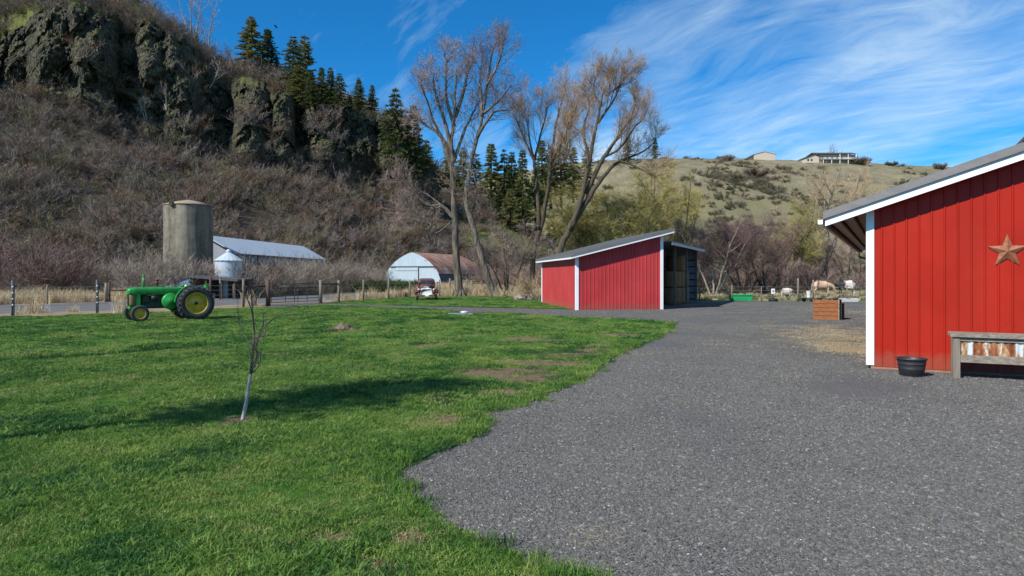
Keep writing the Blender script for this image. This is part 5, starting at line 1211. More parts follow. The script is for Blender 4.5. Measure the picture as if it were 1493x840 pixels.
# --- animals
def skin(name, mat, verts, edges, parent=None, lvl=2):
    me = bpy.data.meshes.new(name); me.from_pydata([v[:3] for v in verts], edges, [])
    me.materials.append(MAT[mat]); o = bpy.data.objects.new(name, me); COL.objects.link(o)
    md = o.modifiers.new('skin', 'SKIN'); md.use_smooth_shade = True
    sk = me.skin_vertices[0].data
    for i, v in enumerate(verts): sk[i].radius = (v[3], v[4] if len(v) > 4 else v[3]); sk[i].use_root = (i == 0)
    s2 = o.modifiers.new('sub', 'SUBSURF'); s2.levels = lvl; s2.render_levels = lvl
    if parent: o.parent = parent
    return o
def cow(name, label, x, y, rz, mat, head='low', group=None, horn=False):
    V = [(-.1, 0, .98, .47, .48), (-.70, 0, 1.06, .40, .40), (.45, 0, 1.02, .42, .44), (.80, 0, 1.06, .24, .28)]
    if head == 'low': V += [(1.10, 0, .82, .15, .17), (1.30, 0, .48, .13, .12), (1.38, 0, .26, .085, .09)]
    else: V += [(1.05, .0, 1.05, .19, .22), (1.28, -.06, .92, .16, .17), (1.50, -.12, .74, .11, .12)]
    E = [(0, 1), (0, 2), (2, 3), (3, 4), (4, 5), (5, 6)]
    for s in (-1, 1):
        k = len(V); V += [(-.74, s * .20, .88, .20, .15), (-.62, s * .22, .64, .12), (-.86, s * .22, .40, .07), (-.80, s * .22, .06, .055)]; E += [(1, k), (k, k + 1), (k + 1, k + 2), (k + 2, k + 3)]
        k = len(V); V += [(.48, s * .18, .80, .15, .13), (.52, s * .2, .44, .075), (.50, s * .2, .06, .055)]; E += [(2, k), (k, k + 1), (k + 1, k + 2)]
    k = len(V); V += [(-1.0, 0, 1.20, .06), (-1.08, 0, .82, .03), (-1.06, 0, .5, .04)]; E += [(1, k), (k, k + 1), (k + 1, k + 2)]
    o = skin(name, mat, V, E); o.location = (x, y, .05); o.rotation_euler = (0, 0, rz); tag(o, label, 'cow', group)
    hx, hz = (1.17, .72) if head == 'low' else (1.16, 1.08)
    for s in (-1, 1):
        m = MB(); m.ball((hx, s * .22 + (-.03 if head != 'low' else 0), hz + .05), (.05, .13, .07), 8, 6); m.build('ear', mat, o, False)
    m = MB(); m.ball((-.35, 0, .62), (.16, .13, .12), 8, 6); m.build('udder', 'cow_tan', o, False)
    return o
cx_, cy_ = G(1199, 430.5)
cow('cow', 'tan cow grazing behind the pasture fence, left of the speckled cow', cx_, cy_, R(-12), 'cow_tan', 'low', 'cows in the pasture')
cx_, cy_ = G(1238, 429.5)
cow('cow', 'black and white speckled cow with a black head in the pasture', cx_ - .9, cy_ - 1, R(176), 'cow_patch', 'high', 'cows in the pasture')
cx_, cy_ = G(1146, 433)
V = [(0, 0, .5, .33, .33), (-.35, 0, .5, .27, .3), (.35, 0, .55, .25, .28), (.58, .05, .72, .13)]; E = [(0, 1), (0, 2), (2, 3)]
for s in (-1, 1):
    k = len(V); V += [(-.36, s * .13, .32, .1), (-.4, s * .14, .16, .05), (-.36, s * .14, .03, .045)]; E += [(1, k), (k, k + 1), (k + 1, k + 2)]
    k = len(V); V += [(.34, s * .12, .3, .09), (.36, s * .13, .03, .045)]; E += [(2, k), (k, k + 1)]
sh = skin('sheep', 'sheep_wool', V, E); sh.location = (cx_, cy_, .03); sh.rotation_euler = (0, 0, R(-20)); tag(sh, 'pale woolly sheep with a black face in the pasture', 'sheep')
m = MB(); m.ball((.78, .08, .78), (.2, .11, .13), 12, 8); m.ball((.68, .26, .84), (.05, .12, .04), 8, 6); m.ball((.68, -.1, .84), (.05, .12, .04), 8, 6); m.build('face', 'animal_dark', sh, False)
# ------------------------------------------------------------------ bare trees
class Tree:
    def __init__(s, seed): s.r = random.Random(seed); s.t = MB(); s.w = MB()
    def strip(s, p, d, L, w0, w1):
        r = s.r; q = p + d * L; a = d.cross(Vector((r.uniform(-1, 1), r.uniform(-1, 1), r.uniform(-1, 1))))
        if a.length < 1e-4: return q
        a = a.normalized() * .5; s.w.add([p - a * w0, p + a * w0, q + a * w1, q - a * w1], [(0, 1, 2, 3)]); return q
    def limb(s, pts, r0, r1, n=8, wob=0.0):
        """smooth a polyline, add bark tube, return sampled points and radii"""
        P = [Vector(p) for p in pts]; out = []; m = len(P)
        for i in range(m - 1):
            a = P[max(i - 1, 0)]; b = P[i]; c = P[i + 1]; d = P[min(i + 2, m - 1)]
            for q in range(4):
                t = q / 4; out.append(0.5 * ((2 * b) + (c - a) * t + (2 * a - 5 * b + 4 * c - d) * t * t + (3 * b - a - 3 * c + d) * t ** 3))
        out.append(P[-1]); k = len(out)
        if wob: out = [p + Vector((s.r.gauss(0, wob), s.r.gauss(0, wob), 0)) * (0 if i == 0 else 1) for i, p in enumerate(out)]
        rad = [r0 + (r1 - r0) * (i / (k - 1)) ** 0.85 for i in range(k)]
        s.t.tube(out, rad, n); return out, rad
    def grow(s, out, rad, lv, o, t0=0.25):
        """children along a sampled limb"""
        r = s.r; L = sum((out[i + 1] - out[i]).length for i in range(len(out) - 1)); k = len(out)
        cnt = o['n'][lv]; cnt = max(2, int(cnt * (0.6 + 0.4 * min(2.0, L / o['ref'][lv]))))
        for c in range(cnt):
            t = t0 + (1 - t0) * ((c + r.random()) / cnt); f = t * (k - 1); i = min(int(f), k - 2)
            p = out[i].lerp(out[i + 1], f - i); tg = (out[i + 1] - out[i]).normalized()
            rv = Vector((r.gauss(0, 1), r.gauss(0, 1), r.gauss(0, 1))); rv = (rv - tg * rv.dot(tg)).normalized()
            ang = R(r.uniform(*o['ang'])); d = (tg * math.cos(ang) + rv * math.sin(ang) + Vector((0, 0, o['up'][lv]))).normalized()
            Lc = o['len'][lv] * r.uniform(.55, 1.2) * (1.15 - .6 * t)
            if lv < o['lv'] - 1:
                np_ = 5; q = [p]; dd = d.copy()
                for j in range(np_): 
                    dd = (dd + Vector((r.gauss(0, .22), r.gauss(0, .22), r.gauss(0, .16) + o['curl'][lv]))).normalized(); q.append(q[-1] + dd * Lc / np_)
                rc = min(rad[i] * .55, max(.012, Lc * o['thick']))
                tot = len(q); rr = [rc + (rc * .3 - rc) * j / (tot - 1) for j in range(tot)]
                if rc > .028: s.t.tube(q, rr, 5 if rc > .06 else 4, False)
                else:
                    for j in range(tot - 1): dv = q[j + 1] - q[j]; s.strip(q[j], dv.normalized(), dv.length, rr[j] * 2, rr[j + 1] * 2)
                s.grow(q, rr, lv + 1, o, .12)
            else:
                e = p; dd = d
                for j in range(o.get('tseg', 2)):
                    e = s.strip(e, dd, Lc / o.get('tseg', 2), o['tw'] * (1 - .35 * j), o['tw'] * (.65 - .3 * j)); dd = (dd + Vector((r.gauss(0, .25), r.gauss(0, .25), r.gauss(0, .15) + o['tcurl']))).normalized()
    def finish(s, name, label, loc, bark, twig, group=None, cat='tree', zfix=None):
        root = thing(name, label, cat, loc, 0, group)
        s.t.build('trunk', bark, root)
        if s.w.v: s.w.build('crown', twig, root)
        return root
OPT_COTTON = dict(lv=3, n=[17, 9, 10], ref=[8, 3, 1.5], len=[3.3, 1.6, .8], ang=(25, 62), up=[.28, .22, .15], curl=[.06, .05, 0], tcurl=.06, thick=.013, tw=.024)
OPT_WILLOW = dict(lv=3, n=[12, 10, 13], ref=[8, 3, 1.5], len=[3.6, 1.9, 1.15], ang=(18, 50), up=[.32, .3, .15], curl=[.07, .04, 0], tcurl=-.03, thick=.013, tw=.022)
def px_tree(name, label, Y, base, limbs, o, bark, twig, seed, group=None, dy=3.0):
    """limbs: (list of photo points, base radius, end radius, first twig position); given depth by a gentle wander"""
    T = Tree(seed)
    for pts, r0, r1, t0 in limbs:
        pts = pts[:-1] + [tuple(pts[-2][q] + .55 * (pts[-1][q] - pts[-2][q]) for q in (0, 1))] if len(pts) > 3 else pts
        w = T.r.uniform(-1, 1) * dy; n = len(pts); P = []
        for i, (a, b) in enumerate(pts):
            yy = Y + (0 if r0 > .3 and i < 3 else w * (i / max(1, n - 1)) ** 1.2 * min(1.0, abs(pts[0][1] - pts[-1][1]) / 120 + .3))
            P.append(W(a, b, yy))
        out, rad = T.limb(P, r0, r1, 10 if r0 > .2 else 7, 0.03); T.grow(out, rad, 0, o, t0)
    b = W(base[0], base[1], Y); b.z = 0
    if limbs[0][1] > .3:
        p = W(*limbs[0][0][0], Y); 
        for k in range(7):
            a = k * .9 + .2; T.t.tube([p + Vector((0, 0, .9)), p + Vector((math.cos(a) * .5, math.sin(a) * .5, .1)) * limbs[0][1] * 2.2, Vector((p.x + math.cos(a) * limbs[0][1] * 2.2, p.y + math.sin(a) * limbs[0][1] * 2.2, -.15))], [limbs[0][1] * .6, limbs[0][1] * .4, .05], 6)
    return T.finish(name, label, b, bark, twig, group)
c2 = lambda L: [(560 + x / 2, 20 + y / 2) for x, y in L]
px_tree('cottonwood_tree', 'tall bare cottonwood with an upright grey trunk beside the arched barn', 70, (671, 432), [
    (c2([(222, 826), (210, 700), (205, 590), (200, 480), (196, 380), (204, 300), (210, 200), (214, 125)]), .45, .05, .3),
    (c2([(206, 600), (170, 562), (120, 555), (60, 492), (15, 478)]), .24, .05, .45),
    (c2([(201, 470), (165, 360), (112, 320), (85, 300)]), .26, .05, .35), (c2([(200, 410), (180, 330), (150, 230), (138, 130)]), .28, .04, .3),
    (c2([(196, 400), (150, 330), (120, 240), (95, 180)]), .20, .04, .35), (c2([(203, 310), (232, 230), (242, 170), (252, 105)]), .24, .04, .3),
    (c2([(204, 330), (182, 240), (180, 150), (172, 90)]), .22, .04, .3), (c2([(200, 440), (240, 330), (265, 280), (280, 240)]), .2, .04, .35),
    (c2([(203, 600), (150, 640), (110, 600), (60, 575), (30, 610)]), .10, .03, .3), (c2([(170, 562), (110, 520), (80, 560), (50, 640)]), .1, .03, .3)], OPT_COTTON, 'bark_pale', 'twig_grey', 11)
px_tree('cottonwood_tree', 'leaning bare cottonwood with a mossy slanted trunk next to the upright one', 69, (722, 432), [
    (c2([(322, 826), (290, 730), (265, 640), (240, 545), (248, 470), (264, 390), (285, 310), (297, 230), (312, 130), (322, 90), (336, 60)]), .38, .04, .35),
    (c2([(272, 360), (318, 290), (358, 282)]), .2, .05, .3), (c2([(290, 290), (332, 258), (372, 208)]), .18, .04, .3), (c2([(299, 210), (338, 135), (352, 62)]), .17, .04, .25),
    (c2([(250, 455), (262, 470), (272, 505), (262, 540)]), .12, .05, .6), (c2([(286, 300), (280, 200), (290, 110)]), .16, .04, .3)], OPT_COTTON, 'bark_pale', 'twig_grey', 23)
px_tree('willow_tree', 'bare willow with two dark stems and tan twigs left of the small shed', 74, (776, 427), [
    (c2([(432, 812), (436, 700), (462, 600), (480, 500), (490, 430), (520, 370), (550, 300), (572, 235)]), .36, .05, .45),
    (c2([(452, 630), (446, 500), (436, 430), (415, 380), (392, 325), (366, 268)]), .26, .04, .35), (c2([(437, 430), (452, 370), (470, 300), (482, 215)]), .16, .04, .25),
    (c2([(488, 440), (500, 330), (522, 245), (535, 205)]), .18, .04, .25), (c2([(510, 385), (540, 330), (590, 270)]), .14, .04, .25), (c2([(440, 440), (420, 330), (425, 260)]), .13, .04, .25), (c2([(480, 500), (520, 450), (545, 380)]), .13, .04, .25)], OPT_WILLOW, 'bark_dark', 'twig_orange', 31)
px_tree('willow_tree', 'largest spreading willow with orange twigs rising behind the small red shed', 66, (812, 432), [
    (c2([(490, 830), (510, 700), (540, 630), (570, 560), (590, 470), (605, 400), (622, 310), (636, 245), (644, 195)]), .40, .05, .45),
    (c2([(540, 632), (600, 532), (650, 462), (690, 430), (760, 400), (822, 335)]), .32, .04, .4), (c2([(588, 525), (640, 420), (682, 360), (722, 300), (742, 225)]), .26, .04, .3),
    (c2([(600, 425), (580, 350), (598, 280), (598, 220)]), .18, .04, .3), (c2([(622, 320), (665, 260), (700, 190)]), .17, .04, .25), (c2([(690, 430), (720, 440), (780, 470), (800, 480)]), .1, .03, .25),
    (c2([(590, 480), (545, 430), (530, 360), (545, 290)]), .16, .04, .3), (c2([(640, 420), (690, 390), (730, 330), (770, 300)]), .14, .03, .25), (c2([(635, 270), (612, 230), (615, 190)]), .12, .03, .2), (c2([(645, 240), (680, 215), (690, 195)]), .1, .03, .2)], OPT_WILLOW, 'bark_dark', 'twig_orange', 47)

def free_tree(name, label, base, h, o, bark, twig, seed, stems=1, r0=None, lean=(0, 0), spread=.35, limbs=6, group=None, t0=.3, first=.25):
    T = Tree(seed); r = T.r; r0 = r0 or h * .018
    for st in range(stems):
        a = r.uniform(0, 6.28); sp = spread if stems > 1 else .05
        d = Vector((math.cos(a) * sp + lean[0], math.sin(a) * sp + lean[1], 1)).normalized(); L = h * r.uniform(.8, 1.0); P = [Vector(base) + Vector((math.cos(a), math.sin(a), 0)) * (.25 if stems > 1 else 0) - Vector((0, 0, .2))]
        for j in range(6): d = (d + Vector((r.gauss(0, .1), r.gauss(0, .1), .06))).normalized(); P.append(P[-1] + d * L / 6)
        out, rad = T.limb(P, r0, r0 * .12, 7, .02); T.grow(out, rad, 1, o, t0)
        for q in range(limbs):
            t = first + (.85 - first) * (q + r.random()) / limbs; i = min(int(t * (len(out) - 1)), len(out) - 2); a2 = r.uniform(0, 6.28)
            dd = Vector((math.cos(a2), math.sin(a2), r.uniform(.35, 1.0))).normalized(); Ll = h * r.uniform(.28, .5) * (1.1 - .6 * t); Q = [out[i]]
            for j in range(4): dd = (dd + Vector((r.gauss(0, .15), r.gauss(0, .15), .12))).normalized(); Q.append(Q[-1] + dd * Ll / 4)
            o2, r2 = T.limb(Q, rad[i] * .6, rad[i] * .12, 6, .02); T.grow(o2, r2, 1, o, .2)
    return T.finish(name, label, base, bark, twig, group)
def gp_(px, py, z=0): return Vector((*G(px, py, z), z))
def at(px, Y, z=0.0): return Vector(((px - CX) / F * Y, Y, z))
OPT_YW = dict(OPT_WILLOW, n=[11, 12, 24], len=[3.2, 2.1, 1.6], tw=.036, tcurl=-.10, ang=(25, 65), up=[.2, .15, -.05])
free_tree('yellow_willow', 'yellow green willow with dark forking trunk just behind the shed roof', at(925, 78), 15.5, OPT_YW, 'bark_dark', 'twig_yellow', 51, 2, .26, spread=.3, limbs=7)
free_tree('yellow_willow', 'rounded yellow green willow between the orange willow and the shed roof peak', at(872, 84), 15.5, OPT_YW, 'bark_dark', 'twig_yellow', 52, 3, .22, spread=.4, limbs=6)
free_tree('yellow_willow', 'broad yellow green willow right of the shed roof, behind the purple thicket', at(985, 88), 16.5, OPT_YW, 'bark_dark', 'twig_yellow', 53, 3, .24, spread=.45, limbs=6)
free_tree('yellow_willow', 'small yellow green willow behind the left slope of the shed roof', at(822, 88), 13.5, OPT_YW, 'bark_dark', 'twig_yellow', 54, 3, .18, spread=.4, limbs=5)
free_tree('yellow_willow', 'yellow willow with a leaning trunk beside the tall pale cottonwood in the pasture', at(1150, 92), 12.5, OPT_YW, 'bark_dark', 'twig_yellow', 55, 3, .2, spread=.35, limbs=5)
OPT_PUR = dict(lv=3, n=[8, 11, 15], ref=[5, 2, 1], len=[2.2, 1.5, .95], ang=(25, 70), up=[.15, .12, .1], curl=[.0, .0, 0], tcurl=.02, thick=.014, tw=.026)
free_tree('thicket_tree', 'purple brown bare tree with pale stems right of the shed hay bay', at(1040, 72), 9.5, OPT_PUR, 'twig_pale', 'twig_purple', 61, 4, .13, spread=.42, limbs=6)
free_tree('thicket_tree', 'wide purple brown bare tree behind the green feed trough', at(1085, 76), 10.5, OPT_PUR, 'bark_dark', 'twig_purple', 62, 5, .14, spread=.6, limbs=6)
free_tree('thicket_tree', 'dense plum coloured bare tree behind the white marker panel', at(1118, 82), 10.5, OPT_PUR, 'bark_dark', 'twig_purple', 63, 5, .13, spread=.6, limbs=6)
free_tree('thicket_tree', 'dark bare tree spreading behind the tan cow', at(1185, 96), 9.5, OPT_PUR, 'bark_dark', 'twig_grey', 64, 5, .16, spread=.5, limbs=5)
free_tree('thicket_tree', 'dark bare tree behind the speckled cow, partly hidden by the barn corner', at(1243, 96), 10.0, OPT_PUR, 'bark_dark', 'twig_grey', 65, 5, .16, spread=.5, limbs=5)
free_tree('thicket_tree', 'low purple brown bare tree behind the hay bay roof', at(1005, 88), 11, OPT_PUR, 'bark_dark', 'twig_purple', 66, 4, .13, spread=.5, limbs=5)
OPT_TALL = dict(OPT_COTTON, n=[9, 9, 11], len=[2.6, 1.6, 1.0], tw=.034, ang=(18, 48), up=[.4, .35, .2])
free_tree('cottonwood_tree', 'tall thin cottonwood with pale trunks standing in the pasture behind the cows', at(1200, 104), 21, dict(OPT_TALL, len=[3.4, 2.0, 1.2]), 'twig_pale', 'twig_orange', 71, 3, .42, spread=.22, limbs=9, first=.35)
free_tree('thicket_tree', 'small dark many stemmed tree between the leaning cottonwood and the shed', at(741, 71), 8.2, OPT_PUR, 'bark_dark', 'twig_grey', 81, 5, .13, spread=.4, limbs=4)
free_tree('bare_tree', 'slender bare tree top showing above the red barn roof', Vector((32.6, 45, 0)), 12.4, dict(OPT_TALL, n=[9, 9, 8], len=[1.2, .8, .5], tw=.02), 'bark_pale', 'twig_purple', 86, 1, .14, limbs=5)
for i, (px, py, h, lb) in enumerate([(268, 60, 18, 'left one of two tall pale bare trees on top of the cliff'), (296, 78, 19.5, 'right one of two tall pale bare trees on top of the cliff')]):
    p = HL.at(px, py); p.y += 4; free_tree('clifftop_tree', lb, p, h, dict(OPT_TALL, tw=.05, n=[7, 7, 6]), 'twig_pale', 'twig_pale', 91 + i, 3, .2, spread=.14, limbs=4, group='pale bare trees on the cliff top')
for i, (px, py, h, lean, lb) in enumerate([(264, 214, 9, (.05, 0), 'pale dead snag standing below the cliff above the silo'), (305, 128, 8, (.5, 0), 'leaning pale bare tree in the notch between the cliff rocks'), (240, 160, 6, (-.3, 0), 'low pale bare tree growing out of the cliff face'), (212, 175, 5.5, (-.5, 0), 'crooked pale bare tree in the gully under the cliff'), (560, 262, 8, (.1, 0), 'pale bare tree below the last cliff rock')]):
    p = HL.at(px, py); free_tree('pale_snag', lb, p, h, dict(OPT_TALL, tw=.05, n=[5, 5, 5]), 'twig_pale', 'twig_pale', 101 + i, 1 if i < 2 else 2, .13, lean=lean, spread=.4, limbs=6, first=.3)
free_tree('bare_tree', 'small bare tree rising behind the roof of the ridge house', HR.at(1222, 236) + Vector((0, 12, 0)), 13, dict(OPT_TALL, tw=.09, n=[6, 6, 5]), 'bark_dark', 'twig_purple', 111, 4, .16, spread=.3, limbs=3)

# --- the sapling on the lawn
T = Tree(5); Yp = 9.35
def sp_(L, dy=0): return [W(300 + x / 3.818, 420 + y / 3.818, Yp + dy * i / len(L)) for i, (x, y) in enumerate(L)]
o_s = dict(lv=2, n=[9, 5], ref=[.6, .3], len=[.15, .06], ang=(30, 65), up=[.25, .2], curl=[.05, 0], tcurl=.05, thick=.012, tw=.006)
lo = sp_([(203, 762), (210, 715), (225, 640), (240, 540), (250, 478)]); T.limb(lo, .030, .020, 10)
trunk_low = T.t; T.t = MB()
for L, r0, r1, dy in (([(250, 478), (256, 420), (263, 350), (270, 250), (262, 150), (256, 60), (250, -20)], .020, .007, .1), ([(252, 470), (285, 385), (275, 320), (268, 300)], .012, .009, -.1),
    ([(262, 420), (290, 365), (278, 340), (290, 285), (330, 215), (400, 155), (500, 118)], .014, .004, -.3), ([(268, 310), (300, 250), (322, 200), (318, 150), (345, 130)], .010, .004, .3),
    ([(252, 380), (230, 290), (205, 230), (182, 180), (178, 40)], .006, .003, .2), ([(260, 470), (290, 440), (305, 400), (300, 350)], .010, .004, -.2), ([(262, 140), (235, 70), (205, 20), (180, -10)], .008, .003, -.2), ([(258, 110), (285, 60), (290, 0)], .007, .003, .2), ([(262, 300), (320, 280), (340, 190)], .006, .003, .2), ([(300, 380), (380, 365), (430, 380), (470, 385)], .005, .0025, -.2), ([(250, 395), (225, 375)], .004, .002, 0)):
    out, rad = T.limb(sp_(L, dy), r0, r1, 6); T.grow(out, rad, 0, o_s, .3)
b = Vector((*G(353, 617), 0)); sap = thing('sapling', 'young bare sapling with a pale trunk growing alone in the lawn', 'sapling', b)
trunk_low.build('trunk', 'bark_sapling', sap); T.t.build('branches', 'twig_dark', sap); T.w.build('twigs', 'twig_dark', sap)

# ------------------------------------------------------------------ conifers
def conifer_meshes(seed, h, base_w, tip=.6, levels=26, gap=0.12, droop=.25, dens=9):
    r = random.Random(seed); t = MB(); c = MB()
    t.tube([(0, 0, -1), (0, 0, h * .5), (r.uniform(-.15, .15), 0, h)], [h * .022, h * .015, .03], 8)
    for l in range(levels):
        f = gap + (1 - gap) * (l + r.uniform(-.3, .3)) / levels; z = h * f; Lr = base_w * (1 - min(1, max(0, (f - gap) / (1 - gap))) ** 1.9) * r.uniform(.75, 1.15) + .3
        if f < gap + .1: Lr *= r.uniform(.4, .95)
        nb = r.randint(5, 7)
        for b in range(nb):
            if r.random() < .14: continue
            a = 6.283 * b / nb + l * 1.3 + r.uniform(-.4, .4); L = Lr * r.uniform(.7, 1.15); d = Vector((math.cos(a), math.sin(a), 0))
            p0 = Vector((0, 0, z)); tipz = -droop * L + r.uniform(-.1, .25) * L
            t.tube([p0, p0 + d * L * .9 + Vector((0, 0, tipz * .8))], [.05, .012], 3, False)
            m = max(10, int(dens * 5.2 * L / 1.6))
            for q in range(m):
                s = r.uniform(.18, 1.0); p = p0 + d * L * s + Vector((0, 0, tipz * s)); sz = r.uniform(.26, .55) * (1.15 - .4 * s) * (0.6 + h / 30)
                side = d.cross(Vector((0, 0, 1))) * r.uniform(-1, 1) + d * r.uniform(.2, .9) + Vector((0, 0, r.uniform(-.25, .7)))
                side.normalize(); u2 = side.cross(Vector((r.uniform(-1, 1), r.uniform(-1, 1), r.uniform(-1, 1))))
                if u2.length < .05: continue
                u2.normalize(); c.add([p - u2 * sz * .2, p + u2 * sz * .2, p + side * sz * 1.0 + u2 * sz * .07, p + side * sz * 1.1 - u2 * sz * .1], [(0, 1, 2, 3)])
    ot = t.build('trunk', 'bark_conifer'); oc = c.build('crown', 'needles')
    return ot, oc
CON = [conifer_meshes(201, 14, 2.7), conifer_meshes(202, 14, 2.1, droop=.1, levels=24), conifer_meshes(203, 14, 3.1, gap=.16, droop=.3, levels=21), conifer_meshes(204, 14, 2.5, gap=.05, droop=.2)]
used = set()
def conifer(px, ptop, pbase, kind, label, group, Y=None, wide=1.0, push=0):
    p = hill_at(px, pbase) if Y is None else W(px, pbase, Y)
    p.y += push
    h = (pbase - ptop) / F * p.y; ot, oc = CON[kind]
    root = thing('conifer_tree', label, 'conifer', p, random.uniform(0, 6.28), group)
    for o in (ot, oc):
        if o.name in used: c = o.copy(); COL.objects.link(c)
        else: c = o; used.add(o.name)
        c.parent = root; k = h / 14; c.scale = (k * wide, k * wide, k)
GA = 'pines along the cliff top'; GB = 'pines on the slope behind the bare trees'
for px, t, b, k, w, lb in [(361, 21, 106, 0, 1.15, 'tallest dark pine of the pair on the grassy shelf above the cliff'), (385, 39, 108, 3, 1.2, 'slightly shorter dark pine right beside the tallest cliff top pine'), (398, 78, 110, 1, 1.1, 'small young pine at the foot of the dark cliff top pair'),
    (422, 49, 132, 2, .95, 'open crowned pine left of the twin spires on the cliff top'), (440, 48, 138, 1, 1.05, 'narrow spire pine right beside the open crowned pine'), (430, 92, 166, 0, 1.1, 'bushy yellowish pine growing low in front of the twin spires'), (450, 100, 162, 3, .9, 'short dense pine between the twin spires and the blue black pine'),
    (464, 95, 157, 3, .95, 'blue black pine right of the twin spires'), (479, 95, 155, 1, 1.0, 'slim pine just right of the blue black pine'), (491, 104, 164, 2, .95, 'yellow green pine second right of the blue black pine'), (520, 111, 164, 0, .95, 'left pine of the separate skyline pair above the middle rocks'), (540, 121, 172, 3, .9, 'right pine of the separate skyline pair above the middle rocks'), (507, 135, 165, 1, 1.0, 'small pine left of the skyline pair')]:
    conifer(px, t, b, k, lb, GA, None, w * 1.22, 2)
for px, t, b, k, w, lb, Y in [(577, 128, 258, 2, .62, 'tall pale green pine standing at the end of the cliff rocks', 172), (603, 152, 268, 3, .6, 'dark pine beside the last cliff rock, left of the cottonwood', 174), (592, 165, 245, 1, .8, 'slim pine between the last cliff rock and the dark pine', 212), (622, 203, 275, 1, .8, 'slim pine just left of the upright cottonwood trunk', 200)]:
    conifer(px, t, b, k, lb, GA, Y, w * 1.6)
for px, t, b, k, w, lb, Y in [(655, 207, 300, 3, .8, 'dark pine seen right behind the upright cottonwood trunk', 198), (675, 215, 305, 0, .7, 'pine seen between the two cottonwood trunks', 197), (694, 222, 306, 1, .8, 'shorter pine behind the leaning cottonwood', 200),
    (716, 208, 312, 3, .75, 'darkest tall pine right of the leaning cottonwood', 196), (735, 217, 316, 2, .6, 'mid green pine right beside the darkest tall pine', 198), (746, 221, 318, 0, .65, 'light pine in the middle of the slope group', 206), (762, 217, 325, 3, .6, 'yellowish pine with blunt top left of the two stemmed willow', 198),
    (744, 275, 345, 0, .9, 'low bushy pine at the foot of the slope group', 188), (766, 290, 350, 3, .9, 'small light green pine at the lower right of the slope group', 190), (728, 270, 332, 1, .9, 'short dark pine below the darkest tall pine', 189), (781, 250, 335, 2, .8, 'pine directly behind the two stemmed willow trunk', 205),
    (790, 203, 300, 3, .65, 'tall pine behind the twin stems of the willow', 214), (803, 212, 300, 1, .8, 'narrow pine right of the twin stems of the willow', 220), (818, 192, 295, 0, .6, 'tallest pine behind the orange willow, left side', 225), (836, 214, 290, 3, .7, 'pine in the middle behind the orange willow', 235), (856, 214, 285, 2, .6, 'pine behind the main trunk of the orange willow', 250)]:
    conifer(px, t, b, k, lb, GB, Y, w * 1.45)
for px, t, b, k, w, lb in [(912, 194, 240, 3, 1.0, 'dark pine on the far ridge behind the orange willow branches'), (955, 200, 231.5, 3, 1.25, 'lone dark round pine on the far ridge right of the orange willow'), (1234, 226, 237.5, 0, 1.2, 'tiny pine right of the ridge house')]:
    conifer(px, t, b, k, lb, 'pines on the far ridge', None, w)
conifer(196, -75, 22, 0, 'dark pine at the upper left, cut off by the top of the picture', GA, 182, 1.0)
conifer(287, 48, 72, 1, 'small dark pine between the two tall pale bare trees', GA, 187, 1.4)
# the pine left of the camera whose shadow falls across the lawn
def shade_pine():
    r = random.Random(77); t = MB(); c = MB(); p = Vector((-10.1, 4.65, 0)); h = 10.4
    t.tube([p, p + Vector((0, 0, h * .5)), p + Vector((0, 0, h))], [.13, .09, .03], 10)
    for l in range(15):
        z = h * (.62 + .36 * l / 14); L0 = (.35 + 1.15 * math.sin(math.pi * (l + 1) / 17)) * (.45 if l in (3, 4, 8) else 1)
        for b in range(6):
            a = b * 1.05 + l * .8 + r.uniform(-.3, .3); d = Vector((math.cos(a), math.sin(a), .1)); L = L0 * r.uniform(.6, 1.2); q = p + Vector((0, 0, z))
            t.tube([q, q + d * L], [.03, .01], 4, False)
            for k in range(24):
                s = r.uniform(.25, 1.1); e = q + d * L * s + Vector((r.gauss(0, .1), r.gauss(0, .1), r.gauss(0, .08))); v = Vector((r.gauss(0, 1), r.gauss(0, 1), r.gauss(0, 1))).normalized(); u2 = v.cross(d).normalized()
                c.add([e - u2 * .04, e + u2 * .04, e + v * .26 + u2 * .02, e + v * .26 - u2 * .02], [(0, 1, 2, 3)])
    root = thing('conifer_tree', 'slim garden pine on the lawn left of the camera, casting the long shadow', 'conifer', p)
    t.build('trunk', 'bark_conifer', root); c.build('crown', 'needles', root)
shade_pine()
